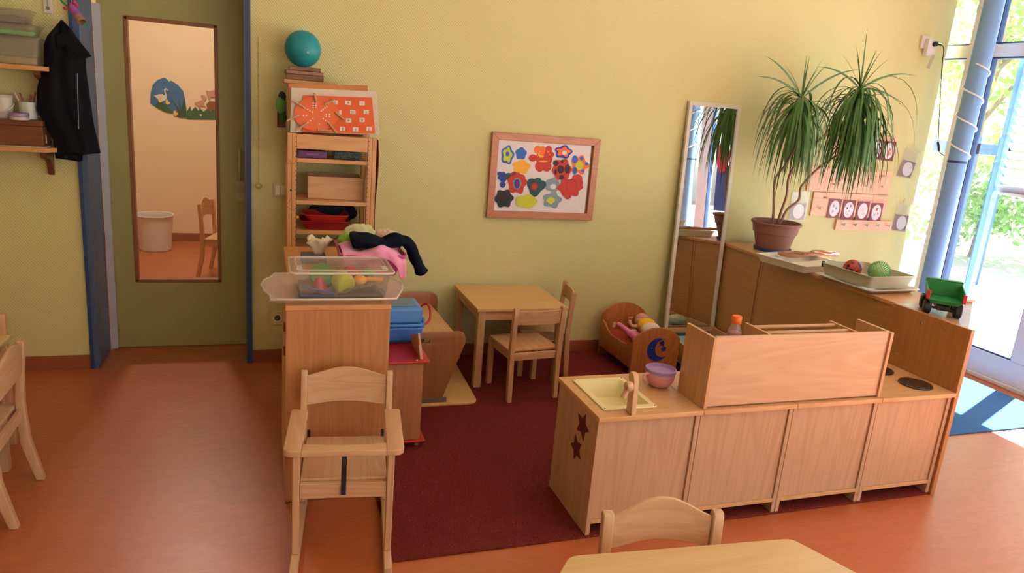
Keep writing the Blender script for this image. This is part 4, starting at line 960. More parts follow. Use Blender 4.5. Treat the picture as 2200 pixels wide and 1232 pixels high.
# translucent tray
t = thing('milky_tray', 'milky plastic tray with bulging ends under the clear box', 'tray', (.29, 3.0, .8605))
top = [(.035, 2.805), (.16, 2.80), (.40, 2.80), (.515, 2.805), (.535, 2.86), (.560, 2.93), (.578, 3.02), (.570, 3.10), (.545, 3.16), (.535, 3.215), (.40, 3.22), (.18, 3.22), (.055, 3.215), (.040, 3.16), (.010, 3.10), (.0, 3.02), (.012, 2.93), (.032, 2.86)]
bot = [(.085, 2.842), (.16, 2.84), (.40, 2.84), (.475, 2.842), (.488, 2.86), (.50, 2.93), (.51, 3.02), (.505, 3.08), (.495, 3.13), (.485, 3.17), (.40, 3.175), (.18, 3.175), (.095, 3.17), (.085, 3.13), (.075, 3.08), (.07, 3.02), (.078, 2.93), (.082, 2.86)]
s_ = open_box(MB(), top, bot, .892, .8607, .003, .004); build(s_, 'tray', FROST, t, smooth='auto')
build(MB().tube([(x, y, .8925) for x, y in top], .0035, 6, True), 'rim', RIMP, t, smooth=True)
# clear box
bx0, bx1, by0, by1, bz0, bz1 = .122, .508, 2.90, 3.165, .8645, .975
t = thing('clear_lidded_box', 'clear lidded plastic box full of sand toys on the milky tray', 'box', ((bx0+bx1)/2, (by0+by1)/2, bz0))
s_ = open_box(MB(), rrect(bx0, bx1, by0, by1, .02, 5), rrect(bx0+.018, bx1-.018, by0+.014, by1-.014, .02, 5), bz1-.003, bz0, .0025, .008)
build(s_, 'box', CLEARP, t, smooth='auto')
s_ = MB(); rgs = [rr(bx0-.013, bx1+.013, by0-.013, by1+.013, .025, bz1-.006), rr(bx0-.013, bx1+.013, by0-.013, by1+.013, .025, bz1+.004), rr(bx0+.01, bx1-.01, by0+.01, by1-.01, .02, bz1+.008), rr(bx0+.014, bx1-.014, by0+.014, by1-.014, .02, bz1+.002), ]
s_.loft([[s_.bm.verts.new(p) for p in q] for q in rgs], False, True); build(s_, 'lid', clear('lid_plastic', '#fffdfa', '#fffaf2', .84, .15, .06), t, smooth='auto')
build(MB().tube([(p[0], p[1], bz1-.001) for p in rrect(bx0-.013, bx1+.013, by0-.013, by1+.013, .025, 5)], .0045, 6, True), 'lid_rim', RIMP, t, smooth=True)
build(MB().tube([(p[0], p[1], bz1+.007) for p in rrect(bx0+.012, bx1-.012, by0+.012, by1-.012, .02, 5)], .0022, 6, True), 'lid_ridge', RIMP, t, smooth=True)
for q in ((bx0+.012, bx0+.035), (bx1-.035, bx1-.012)): build(MB().box(q[0], q[1], by0+.03, by0+.075, bz1+.006, bz1+.012), 'clip', FROST, t, .002)
def inbox(o, lab, cat, group=None): return setp(o, lab, cat, group)
s_ = MB(); G = []; nx, ny = 44, 22
for j in range(ny+1):
    row = []
    for i in range(nx+1):
        x = bx0+.026+(bx1-bx0-.052)*i/nx; y = by0+.022+(by1-by0-.044)*j/ny; u = i/nx
        h = .010+.048*max(0, u-.45)*2*min(1, (1.02-u)*8)+.010*noise.noise(Vector((x*40, y*40, 0)))+.006*noise.noise(Vector((x*110, y*110, 3)))+(.008 if u < .25 else 0)
        row.append((x, y, bz0+.003+max(.002, h)))
    G.append(row)
s_.grid(G); s_.box(bx0+.027, bx1-.027, by0+.023, by1-.023, bz0+.0035, bz0+.0048)
inbox(build(s_, 'play_sand', mat('grey_sand', '#8b7d74', .95, noise_amt=.25, nscale=120, bump=.8, bscale=200), smooth=True), 'grey clumped play sand in the clear box', 'sand')['kind'] = 'stuff'
s_ = MB(); q_ = Vector((.34, 3.0, bz0+.032)); ax = Vector((.25, -.9, -.15)).normalized()
inbox(build(MB().lathe([(.0, -.052), (.022, -.05), (.040, -.03), (.045, 0), (.044, .02), (.036, .03), (.028, .031), (0, .029)], (.322, 2.975, bz0+.050), 28, axis=(.35, -.9, -.35)), 'toy_bowl', mat('lime_plastic', '#b8c12e', .35), smooth='auto'), 'lime yellow toy bowl at the front of the clear box', 'toy bowl')
inbox(build(MB().lathe([(0, -.045), (.03, -.044), (.052, -.02), (.057, .01), (.05, .028), (0, .03)], (.245, 3.075, bz0+.050), 28, axis=(0, -.8, .5)), 'toy_bowl', mat('green_plastic', '#3f9a3c', .35), smooth='auto'), 'large green toy bowl behind the lime one in the clear box', 'toy bowl')
inbox(build(MB().sphere((.392, 2.985, bz0+.056), .027, 24, 14, (1.1, 1, .85)), 'toy_ball', mat('amber_plastic', '#e8a02a', .35), smooth=True), 'amber yellow toy mould on the sand in the clear box', 'toy mould')
inbox(build(MB().lathe([(.033, 0), (.028, .03), (.012, .062), (0, .066)], (.225, 2.975, bz0+.010), 20), 'toy_cone', mat('crimson_plastic', '#b02a4c', .35), smooth='auto'), 'crimson toy cone at the left in the clear box', 'toy mould')
inbox(build(MB().sphere((.44, 3.08, bz0+.066), .024, 20, 12, (1.2, 1, .8)), 'toy_ball', mat('mint_plastic', '#2fae6a', .35), smooth=True), 'mint green toy mould at the back right of the clear box', 'toy mould')
inbox(build(MB().sphere((.37, 3.10, bz0+.066), .022, 20, 12, (1.2, 1, 1)), 'toy_ball', mat('coral_plastic', '#c8463c', .35), smooth=True), 'coral red toy mould behind the amber one in the clear box', 'toy mould')
inbox(build(MB().tube([(.41, 2.985, bz0+.062), (.485, 2.975, bz0+.060)], lambda u: .008+.005*(u > .9), 10), 'toy_rake', mat('amber_plastic', '#e8a02a'), smooth='auto'), 'orange toy handle lying at the right in the clear box', 'toy tool')
inbox(build(MB().tube([(.155, 2.935, bz0+.044), (.25, 2.93, bz0+.022), (.285, 2.928, bz0+.012), (.283, 2.928, bz0+.008), (.150, 2.928, bz0+.008)], .0045, 8), 'toy_tweezers', mat('cobalt_plastic', '#2460b4', .35), smooth='auto'), 'blue toy tweezers at the front left in the clear box', 'toy tool')
# clothes basket
t = thing('clothes_basket', 'pink perforated plastic basket standing on the narrow cabinet edge', 'basket', (.48, 3.45, .8605))
s_ = open_box(MB(), rrect(.345, .640, 3.27, 3.62, .02, 4), rrect(.365, .600, 3.30, 3.59, .02, 4), .965, .8607, .003, .006); build(s_, 'basket', mat('pink_basket', '#c9598f', .4), t, smooth='auto')
def heap(name, lab, c, r, sc, col, nz=.25, ns=3, seed=0):
    s_ = MB().sphere(Vector(c), r, 36, 22, sc, nz, ns); m_ = mat('cloth_'+name+str(seed), col, .9, .2, noise_amt=.15, nscale=14, sheen=.3, bump=.5, bscale=50)
    return setp(build(s_, name, m_, smooth=True), lab, 'clothing', 'clothes piled in the basket')
s_ = MB(); G = []
# pink cloth draped over the basket rim
for j in range(15):
    row = []
    for i in range(31):
        u = i/30; v = j/14; x = .348+.290*u; y = 3.60-.34*min(1, v*1.25); z = .985+.018*math.sin(u*9+v*3)+.012*noise.noise(Vector((u*6, v*5, 1)))-.03*(abs(u-.5)*2)**3
        if v > .8: z -= (v-.8)*5*(.030+.06*(1 if u > .88 else .25)); y = 3.258-.004*math.sin(u*25)
        row.append((x, y, z))
    G.append(row)
s_.grid(G); setp(build(s_, 'pink_cloth', mat('pink_fabric', '#e38fb4', .9, noise_amt=.1, nscale=10, sheen=.3), smooth=True, solid=.006, sub=1), 'pink cloth folded over the basket front', 'clothing', 'clothes piled in the basket')
o = heap('patterned_cloth', 'pale green and pink patterned cloth bundled at the back of the basket', (.455, 3.53, 1.005), .075, (1.1, .8, .75), '#c9c99a', .25, 3, 1)
heap('floral_cloth', 'cream cloth with tiny flowers at the right of the basket', (.575, 3.52, .99), .07, (1, .8, .7), '#cdb09a', .25, 4, 2)
heap('green_cloth', 'bright green cloth peeking out at the left of the basket', (.395, 3.50, .985), .055, (.9, .9, .7), '#7fae3a', .2, 3, 3)
s_ = MB(); path = smooth_path([Vector((.40, 3.40, 1.008)), Vector((.47, 3.38, 1.015)), Vector((.54, 3.37, 1.0)), Vector((.60, 3.37, 1.018)), Vector((.655, 3.38, 1.01)), Vector((.69, 3.38, .96)), Vector((.715, 3.37, .90)), Vector((.735, 3.36, .862))], 5); rg = []
for i, p in enumerate(path):
    u = i/(len(path)-1); tt = (path[min(i+1, len(path)-1)]-path[max(i-1, 0)]).normalized(); sd = Vector((0, 1, 0)); nn = tt.cross(sd).normalized(); w_ = .075+.008*math.sin(u*14) if u < .5 else .05; th_ = .031+.003*math.sin(u*17) if u < .5 else .027
    rg.append([s_.bm.verts.new(p+sd*(w_*math.cos(a))+nn*(th_*math.sin(a)*(1+.45*noise.noise(Vector((u*11, a*1.3, 0)))))) for a in [2*PI*k/14 for k in range(14)]])
s_.loft(rg); setp(build(s_, 'navy_trousers', mat('navy_fabric', '#0c1224', .95, .15, bump=.6, bscale=40), smooth=True), 'dark navy trousers with one leg hanging out of the basket', 'clothing', 'clothes piled in the basket')
# tissue box
t = thing('tissue_box', 'tissue box with a black pattern and a crumpled tissue on the narrow cabinet', 'tissue box', (.245, 3.60, .8605))
build(MB().box(.185, .300, 3.53, 3.65, .861, .895), 'box', mat('tissue_box_pattern', '#6a6a70', .6, noise_amt=.9, nscale=90), t, .002)
s_ = MB(); rings = []
prof_ = [(.020, 0), (.024, .015), (.034, .035), (.048, .055), (.058, .070), (.050, .074), (.036, .060), (.020, .066), (.006, .052)]
for j, (r_, z_) in enumerate(prof_):
    rings.append([s_.bm.verts.new((.268+r_*math.cos(a)*(1+.20*math.sin(5*a+j*.5)), 3.595+r_*.65*math.sin(a)*(1+.2*math.sin(4*a+j*.4)), .895+z_*(1+.18*math.sin(3*a+1)+.12*math.sin(7*a+j)))) for a in [2*PI*k/48 for k in range(48)]])
s_.loft(rings, True, True); build(s_, 'tissue', CLOTHW, t, smooth=True)

#################################################################### TALL SHELF
SX0, SX1, SY0, SY1, SZ = .137, .613, 4.15, 4.455, 1.437
t = thing('tall_shelf', 'tall narrow beech shelf against the yellow wall', 'shelf', ((SX0+SX1)/2, (SY0+SY1)/2, 0))
for (x, x2) in ((SX0, SX0+.022), (SX0+.024, SX0+.046), (SX1-.046, SX1-.024), (SX1-.022, SX1)):
    for y in (SY0, SY1-.03):
        m_ = MB().box(x, x2, y, y+.03, .001, SZ)
        if y == SY0 and SX0 < x < SX1-.03:
            m_.mi = 1; z = .82; xh = x2-.003 if x < .3 else x+.003
            while z < SZ-.01: m_.cyl((xh, y-.0012, z), (xh, y+.001, z), .0028, 6); z += .026
        build(m_, 'post', [SHELFZ, mat('hole_dark', '#2a1a10', .8)], t)
build(MB().box(SX0+.0465, SX1-.0465, SY0+.002, SY0+.02, SZ-.082, SZ-.003), 'top_rail', SHELFW, t, .002)
build(MB().box(SX0+.0465, SX1-.0465, SY0+.0205, SY1, SZ-.022, SZ-.003), 'shelf_board', SHELFW, t, .002)
for z in (1.305, 1.072, .905, .80, .35, .06): build(MB().box(SX0+.0465, SX1-.0465, SY0+.004, SY1, z-.022, z), 'shelf_board', SHELFW, t, .002)
# shelf contents
t = thing('purple_case', 'small purple plastic case at the left on the upper shelf', 'case', (.25, 4.22, 1.3055))
build(MB().box(.190, .345, 4.17, 4.33, 1.3058, 1.348), 'case', mat('purple_plastic', '#5a2360', .3), t, .005)
build(MB().box(.235, .30, 4.165, 4.1695, 1.322, 1.332), 'latch', mat('purple_light', '#7a4a86', .3), t, .001)
t = thing('bead_box', 'dark clear box of coloured beads at the right on the upper shelf', 'box', (.46, 4.22, 1.3055))
build(MB().box(.385, .530, 4.17, 4.33, 1.3058, 1.352), 'box', clear('dark_clear', '#c8d4d4', '#3a5a60', .5, .15), t, .004)
s_ = MB(); rn = random.Random(5)
for k in range(120):
    s_.mi = rn.randrange(4); c_ = (rn.uniform(.392, .522), rn.uniform(4.178, 4.32), rn.uniform(1.3105, 1.340)); s_.sphere(c_, .006, 6, 4)
build(s_, 'beads', [mat('bead_red', '#a84848'), mat('bead_teal', '#2e7a78'), mat('bead_blue', '#34549a'), mat('bead_gold', '#b58a34')], t)['kind'] = 'stuff'
t = thing('wooden_bin', 'empty wooden bin on the second shelf', 'bin', (.4, 4.3, 1.072))
for q in ((.250, .560, 4.235, 4.247), (.250, .560, 4.43, 4.442)): build(MB().box(*q, 1.0725, 1.20), 'side', BEECH_X, t, .002)
for q in ((.250, .262), (.548, .560)): build(MB().box(*q, 4.2475, 4.4295, 1.0725, 1.20), 'end', BEECH_Z, t, .002)
build(MB().box(.2625, .5475, 4.2475, 4.4295, 1.0725, 1.08), 'base', BEECH_X, t)
for k, (z, col, lab) in enumerate(((.9055, '#8e1420', 'dark red plastic bowl, lower of two on the third shelf'), (.940, '#b3261d', 'bright red plastic tray sitting in the dark red bowl'))):
    t = thing('red_bowl', lab, 'bowl', (.35, 4.24, z), 0, 'red bowls on the third shelf')
    w0 = 0 if k == 0 else .022
    s_ = open_box(MB(), rrect(.205+w0, .480-w0*.2, 4.165, 4.36, .03, 5), rrect(.240+w0, .455-w0*.2, 4.185, 4.34, .03, 5), z+.052, z, .003, .006 if k == 0 else .002)
    build(s_, 'bowl', mat('bowl_red%d' % k, col, .3), t, smooth='auto')
s_ = MB().sphere((.40, 4.39, .975), .09, 24, 14, (1.6, .5, .78), .12, 3); setp(build(s_, 'navy_bag', mat('navy_bag', '#101a30', .8), smooth=True), 'dark navy cloth bag at the back of the third shelf', 'bag')
s_ = MB(); t = thing('yellow_bead_cord', 'thin red cord with a yellow bead tied to the left shelf post', 'cord', (.15, 4.14, 1.2))
c_ = [at_y(x, y, 4.135) for x, y in ((640, 330), (636, 350), (618, 352), (616, 342), (625, 350), (625, 408), (624, 430), (616, 440), (622, 448), (636, 455), (638, 464))]
build(MB().tube(smooth_path(c_, 3), .0012, 5), 'cord', mat('red_cord', '#b0402c', .7), t)
p = at_y(639, 467, 4.13); build(MB().sphere(p, .009, 16, 10), 'yellow_bead', mat('bead_yellow', '#d9b02a', .3), t, smooth=True)
p = at_y(625, 409, 4.13); build(MB().sphere(p, .006, 16, 10), 'dark_bead', BLACK, t, smooth=True)
s_ = MB(); s_.grid([[(x, y, z) for x in (.6165, .622)] for y, z in ((4.2, 1.43), (4.2, 1.3), (4.2, 1.0))])
G = []
for j in range(14):
    v = j/13; G.append([(.6165+.006*(1+math.sin(v*7))+.010*(1-v)*u+.001, 4.165+.20*u, 1.425-.62*v) for u in (0, .33, .66, 1)])
setp(build(MB().grid(G), 'red_cloth', mat('wine_cloth', '#7c1f30', .9), smooth=True, solid=.003), 'wine red cloth hanging down the right side of the tall shelf', 'cloth')

# things on top of the shelf
LZ = SZ+.0008
def lean(px, py, d=0, foot=4.17, back=.10):
    """point on a board leaning back from the shelf's front edge: the foot at y=foot, the board tilted by 'back' per metre of height"""
    r = ray(px, py); n = Vector((0, -1, back)).normalized(); p0 = Vector((0, foot+d, LZ)); tt = (p0-CAMP).dot(n)/r.dot(n); return CAMP+r*tt
LN_ = Vector((0, -1, .10)).normalized()
def leanplate(name, m, loop, d, th, parent, back=.10):
    s_ = MB(); pts = [lean(x, y, d) for x, y in loop]; 
    for p in pts: 
        if p.z < LZ: p.z = LZ
    s_.prism(pts, -LN_*th); return build(s_, name, m, parent)
t = thing('brown_storage_box', 'flat brown wooden box standing on the tall shelf behind the cards', 'box', (.35, 4.38, LZ))
build(MB().box(.1605, .560, 4.31, 4.45, LZ, 1.693), 'box', wood('box_brown', '#b8773f', '#9a5d2c', 'x', 1), t, .003)
t = thing('dark_puzzle_board', 'dark wooden board with pale edge leaning at the left on the tall shelf', 'board', (.12, 4.26, LZ))
build(MB().box(.1375, .147, 4.24, 4.44, LZ, 1.665), 'board', mat('pale_edge', '#cbbf92', .6), t, .001); build(MB().box(.1475, .160, 4.24, 4.44, LZ, 1.655), 'backing', mat('dark_board', '#4a3826', .7), t, .001)
t = thing('orange_portfolio', 'orange brown board, rearmost of the sheets leaning on the tall shelf', 'board', (.35, 4.2, LZ))
leanplate('board', mat('tan_card', '#c07a3e', .6), [(622, 283), (620, 180), (790, 184), (789, 290)], .020, .012, t)
t = thing('paper_portfolio', 'white paper portfolio leaning behind the orange number sheet', 'portfolio', (.35, 4.2, LZ))
leanplate('sheets', mat('paper_cream', '#ddcdb8', .8), [(623, 284), (625, 188), (809, 197), (816, 289)], .012, .008, t)
leanplate('binding', mat('paper_edge', '#cfd0b8', .8), [(624, 283), (626, 189), (635, 189), (634, 284)], .0038, .0004, t)
g_ = MB().tube([lean(x, y, .0038) for x, y in ((806, 262), (812, 270), (808, 276), (813, 283))], .0009, 5); build(g_, 'green_scribble', mat('green_ink', '#7aa070', .7), t)
ORC = mat('orange_card', '#dc5a1e', .6, noise_amt=.04); CRD = mat('cream_square', '#e9d9c4', .7); INK = mat('navy_ink', '#34406a', .6)
t = thing('number_sheet', 'orange sheet with small numbered squares leaning on the tall shelf', 'number sheet', (.42, 4.2, LZ))
leanplate('sheet', ORC, [(650, 284), (651, 205), (799, 210), (806, 287)], .0025, .002, t)
sq = ((720, 220, '5'), (748, 221, '6'), (778, 222, '1'), (728, 241, '2'), (758, 241, '10'), (787, 241, '9'), (749, 259, '4'), (778, 258, '8'), (736, 277, '3'), (764, 278, '5'), (793, 277, '7'))
X3 = Vector((1, 0, 0)); Z3 = X3.cross(-LN_)*-1
for (x, y, n_) in sq:
    c_ = lean(x, y, .0004); hw = .015; hh = .0115
    s_ = MB(); s_.poly([c_+X3*a+Z3*b for a, b in ((-hw, -hh), (hw, -hh), (hw, hh), (-hw, hh))]); 
    o = build(s_, 'number_square', CRD, t)
    mt = Matrix.Identity(4); zz = LN_; xx = -X3; yv = zz.cross(xx)
    for r_ in range(3): mt[r_][0] = xx[r_]; mt[r_][1] = yv[r_]; mt[r_][2] = zz[r_]; mt[r_][3] = (c_+LN_*.0006)[r_]
    bm = curve_mesh(None, .0004, 0, n_, .019); bm.transform(mt); mb_ = MB(); mb_.bm.free(); mb_.bm = bm; build(mb_, 'digit', INK, o)
t = thing('counting_wheel', 'round orange counting wheel with white dots leaning on the tall shelf', 'counting wheel', (.25, 4.17, LZ))
wc = (680, 244.5); 
def wpt(a, r): return (wc[0]+48.5*r*math.cos(a), wc[1]-37*r*math.sin(a))
leanplate('disc', mat('wheel_orange', '#e26a36', .6, noise_amt=.03), [wpt(2*PI*i/40, 1) for i in range(40)], -.007, .003, t)
dots = [(673, 222), (679, 222), (673, 227), (679, 227), (673, 231.5), (679, 231.5), (655, 232), (661, 235), (666, 238), (671, 241), (702, 229), (698, 232), (694, 235.5), (690, 238.5), (701, 246), (708, 246), (701, 250), (708, 250.5), (652, 248.5), (658, 248.5), (672.5, 255), (667, 259.5), (661.5, 263.5), (694.5, 255.5), (699, 259), (703, 261.5), (685.5, 266.5)]
s_ = MB()
for (x, y) in dots:
    c_ = lean(x, y, -.0085); s_.poly([c_+X3*.0042*math.cos(a)+Z3*.0042*math.sin(a) for a in [2*PI*k/10 for k in range(10)]])
build(s_, 'dots', mat('dot_white', '#f0dcd0', .7), t)
PEGW = wood('peg_wood', '#c89b66', '#b08350', 'x', 4)
pegs = (((675, 200), (681, 221), 'at the top of'), ((627, 215), (655, 231), 'at the upper left of'), ((616, 260), (643, 247), 'at the left of'), ((636, 281), (661, 264), 'at the lower left of'), ((714, 282), (682, 278), 'at the bottom of'), ((724, 286), (705, 262), 'at the lower right of'), ((740, 257), (721, 241), 'at the right of'), ((719, 214), (697, 225), 'at the upper right of'))
for (a, b, where) in pegs:
    A, B = lean(*a, -.014), lean(*b, -.014)
    t = thing('clothes_peg', 'wooden clothes peg clipped %s the orange counting wheel' % where, 'clothes peg', B, 0, 'clothes pegs on the counting wheel')
    u = (B-A).normalized(); sd = u.cross(LN_).normalized(); A.z = max(A.z, LZ+.006)
    for k in (0, 1):
        o_ = -LN_*(.0058*k); o2 = o_+(-LN_*(.003*(1 if k else -1)))
        s_ = MB(); s_.prism([A+o2-sd*.004, A+o2+sd*.004, B+o_+sd*.004, B+o_-sd*.004], LN_*.0045); build(s_, 'peg_half', PEGW, t)
    c_ = B-u*.010+LN_*.0047; s_ = MB().poly([c_+u*a_*.0065+sd*b_*.0038 for a_, b_ in ((-1, -1), (1, -1), (1, 1), (-1, 1))]); build(s_, 'number_label', CRD, t)
    c_ = B-u*.024+LN_*.003; build(MB().cyl(c_-sd*.0048, c_+sd*.0048, .0026, 8), 'spring', ALU, t)
# wooden blocks and ball on top of the box
BZ = 1.6935
blk = [((.118, .405, 4.315, 4.42), (BZ, BZ+.022), 4, 'long pale block, lowest of the wooden blocks under the ball', SHELFW), ((.135, .335, 4.315, 4.41), (BZ+.0225, BZ+.052), -3, 'dark old wooden block, second from the bottom under the ball', OLDW), ((.128, .330, 4.32, 4.40), (BZ+.0525, BZ+.072), 5, 'old wooden block just below the top one under the ball', OLDW), ((.148, .318, 4.33, 4.41), (BZ+.0725, BZ+.094), 0, 'old wooden block with rough edge, directly under the ball', OLDW)]
for (q, (z0, z1), an, lab, m_) in blk:
    cx, cyy = (q[0]+q[1])/2, (q[2]+q[3])/2; mt = Matrix.Translation((cx, cyy, 0)) @ Matrix.Rotation(R(an), 4, 'Z') @ Matrix.Translation((-cx, -cyy, 0))
    setp(build(MB().box(*q, z0, z1, mt), 'wooden_block', m_, bevel=.003), lab, 'block', 'wooden blocks under the ball')
bq = Vector((.222, 4.372, BZ+.0945+.086)); t = thing('teal_ball', 'teal rubber ball on top of the wooden blocks on the tall shelf', 'ball', bq-Vector((0, 0, .086)))
bb = MB().sphere((0, 0, 0), .098, 48, 28); 
for v in bb.bm.verts:
    v.co += bq+Vector((0, 0, .010))
    if v.co.z < BZ+.0948: v.co.z = BZ+.0948
build(bb, 'ball', mat('teal_rubber', '#158a94', .45, noise_amt=.04), t, smooth=True)
dv = (CAMP-bq).normalized(); vv = (dv+Vector((.28, 0, -.18))).normalized(); c_ = bq+Vector((0, 0, .010)); build(MB().cyl(c_+vv*.096, c_+vv*.0995, .005, 14), 'valve', mat('valve_grey', '#b8b4ac', .4), t)
# green plush and brown card at the left
t = thing('green_glove_puppet', 'green and black cloth puppet hanging at the left of the tall shelf', 'puppet', (.10, 4.3, 1.5))
GP = mat('plush_green', '#4f8a2e', .95, sheen=.4)
build(MB().sphere(at_y(603, 225, 4.34), .034, 18, 12, (.75, .8, 1.5), .15), 'body', GP, t, smooth=True)
build(MB().sphere(at_y(606, 208, 4.34), .026, 18, 12, (.8, .8, 1.1), .1), 'head', mat('plush_black', '#23282c', .95), t, smooth=True)
build(MB().sphere(at_y(607, 254, 4.34), .024, 18, 12, (.9, .8, 1.2), .15), 'leg', mat('plush_dark_green', '#37591f', .95), t, smooth=True)
t = setp(build(MB().box(.088, .1335, 4.40, 4.425, LZ+.01, 1.60), 'brown_board', mat('board_brown', '#6b4528', .7), bevel=.002), 'small brown board standing behind the green puppet', 'board')

#################################################################### RED TOY SHELF, BLUE BOX, BENCH
t = thing('red_topped_cabinet', 'low toy cabinet with a red top and red base beside the narrow cabinet', 'cabinet', (.64, 3.4, RUGZ))
PLW = wood('toy_cabinet_wood', '#b27a50', '#97633d', 'z', .6)
build(MB().box(.535, .765, 3.205, 3.665, .450, .462), 'top', REDP, t, .004)
build(MB().box(.535, .738, 3.222, 3.240, .046, .4495), 'front_panel', PLW, t, .002); build(MB().box(.535, .738, 3.635, 3.653, .046, .4495), 'rear_panel', PLW, t, .002)
build(MB().box(.535, .765, 3.208, 3.665, .034, .0455), 'base', REDP, t, .004)
for (x, y) in ((.545, 3.23), (.715, 3.23), (.545, 3.63), (.715, 3.63)): build(MB().box(x, x+.022, y, y+.022, RUGZ, .0335), 'foot', PLW, t, .002)
build(MB().hexa([(.722, 3.235, .4625), (.736, 3.235, .4625), (.736, 3.43, .4625), (.722, 3.43, .4625), (.704, 3.235, .595), (.716, 3.235, .595), (.716, 3.43, .52), (.704, 3.43, .52)]), 'side_board', PALE_Z, t, .002)
build(MB().cyl((.705, 3.225, .462), (.705, 3.225, .4635), .006, 14), 'screw_cap', WHITE, t)
build(MB().box(.7385, .748, 3.30, 3.33, .20, .30), 'handle', REDP, t, .003)
t = thing('blue_case', 'blue plastic carrying case with a red handle on the red cabinet top', 'case', (.66, 3.55, .463))
BL = clear('blue_case_lid', '#8cc0ee', '#4f8fd6', .12, .25, .05); BB = mat('blue_case_base', '#2f69ba', .35)
build(MB().box(.585, .775, 3.450, 3.66, .474, .555), 'base', BB, t, .014, seg=3)
build(MB().box(.582, .778, 3.447, 3.663, .556, .570), 'rim', mat('blue_rim', '#4d8ad2', .35), t, .004)
build(MB().box(.587, .773, 3.452, 3.658, .5705, .655), 'lid', mat('blue_lid', '#4f8cd0', .3), t, .018, seg=3)
build(MB().box(.62, .745, 3.48, 3.63, .6552, .658), 'lid_window', mat('blue_window', '#5f86b0', .2), t, .001)
build(MB().tube(smooth_path([Vector(p) for p in ((.779, 3.60, .60), (.80, 3.60, .625), (.822, 3.585, .635), (.832, 3.55, .61), (.825, 3.515, .575), (.80, 3.50, .555), (.779, 3.50, .552))], 3), .006, 8), 'handle', mat('handle_red', '#b3222c', .3), t, smooth=True)
for y in (3.495, 3.605): build(MB().box(.7785, .792, y-.012, y+.012, .535, .59), 'latch', mat('blue_rim', '#4d8ad2'), t, .003)
setp(build(MB().box(.60, .75, 3.47, 3.64, .4625, .4735), 'folded_cloth', mat('patterned_cloth_mix', '#4a4f70', .9, noise_amt=.9, nscale=60), bevel=.003), 'patterned folded cloth under the blue case', 'cloth')

t = thing('toy_changing_table', 'wooden doll changing table with tapered end panels on a pale base plate', 'doll furniture', (.85, 4.05, RUGZ))
cxb = .825
def endp(hi, slot_z):
    P = []
    half = [(1.095, .0), ]
    top = hi
    outline = [(cxb+.22, top), (cxb+.245, top-.010), (cxb+.258, top-.035), (cxb+.256, top-.07), (cxb+.245, top-.10), (cxb+.14, .028), (cxb-.14, .028), (cxb-.245, top-.10), (cxb-.256, top-.07), (cxb-.258, top-.035), (cxb-.245, top-.010), (cxb-.22, top)]
    hole = list(reversed(rrect(cxb-.055, cxb+.055, slot_z-.012, slot_z+.012, .0118, 5)))
    return [list(reversed(outline)), hole]
build_ = plate('end_panel', wood('panel_front', '#a56b3c', '#8c552b', 'z', .7), endp(.432, .382), .018, MXZ(3.725), t, .002)
outline = rrect(.63, cxb+.255, .30, .468, .05, 6, (.05, .05, .02, .02)); outline2 = outline
plate('end_panel', wood('panel_front', '#a56b3c', '#8c552b'), [list(outline2), list(reversed(rrect(cxb-.05, cxb+.06, .405, .430, .0123, 5)))], .018, MXZ(4.42), t, .002)
plate('end_panel', wood('panel_front', '#a56b3c', '#8c552b'), [[(cxb-.14, .028), (cxb+.14, .028), (cxb+.24, .298), (.632, .298)]], .018, MXZ(4.42), t, .002)
build(MB().hexa([(cxb-.2, 3.7345, .395), (cxb+.205, 3.7345, .395), (cxb+.205, 4.4105, .375), (cxb-.2, 4.4105, .375), (cxb-.2, 3.7345, .413), (cxb+.205, 3.7345, .413), (cxb+.205, 4.4105, .393), (cxb-.2, 4.4105, .393)]), 'top_board', PLY, t, .002)
build(MB().box(cxb-.1, cxb+.1, 3.7345, 4.4105, .20, .215), 'shelf', PLY, t, .002)
bpl = [(cxb+.33, 3.68), (cxb+.33, 3.75), (cxb+.37, 4.38), (cxb-.28, 4.38), (cxb-.28, 3.68)]
plate('base_plate', wood('birch_plate', '#dcb678', '#cca062', 'y', .8), [list(rounded([(cxb-.19, 3.672), (cxb+.345, 3.672), (cxb+.375, 4.40), (cxb-.19, 4.40)], .06, 5))], .013, MXY(RUGZ+.007), t, .002)
build(MB().box(cxb-.16, cxb+.165, 3.695, 3.715, .0225, .048), 'foot_block', mat('foot_brown', '#6e5540', .6), t, .003)

#################################################################### DOLL BED, DOLLS, CRIB
BX0, BX1, BY0, BY1 = 2.268, 2.612, 3.925, 4.42
t = thing('doll_bed', 'brown pine doll bed with a blue moon on the foot board', 'doll bed', ((BX0+BX1)/2, (BY0+BY1)/2, RUGZ))
def archp(x0, x1, z0, zs, zt, n=14):
    P = [(x1, z0), (x1, zs)]
    for i in range(1, n): 
        u = i/n; P.append((x1+(x0-x1)*u, zs+(zt-zs)*math.sin(PI*u)**.65))
    return P+[(x0, zs), (x0, z0)]
plate('foot_board', PINE, [archp(BX0, BX1, RUGZ, .275, .352)], .018, MXZ(BY0+.009), t, .002)
plate('head_board', PINE, [archp(BX0+.004, BX1+.004, RUGZ, .300, .388)], .018, MXZ(BY1-.009), t, .002)
for x in (BX0+.002, BX1-.016):
    o = [(BY0+.0185, .075), (BY1-.0185, .075), (BY1-.0185, .262), (BY1-.06, .255), (BY1-.10, .225), (BY1-.16, .205), (BY0+.16, .205), (BY0+.10, .215), (BY0+.06, .24), (BY0+.0185, .255)]
    plate('side_board', PINE, [o], .014, MYZ(x+.007), t, .002)
build(MB().box(BX0+.0165, BX1-.0165, BY0+.0185, BY1-.0185, .085, .097), 'slat_base', PINE, t)
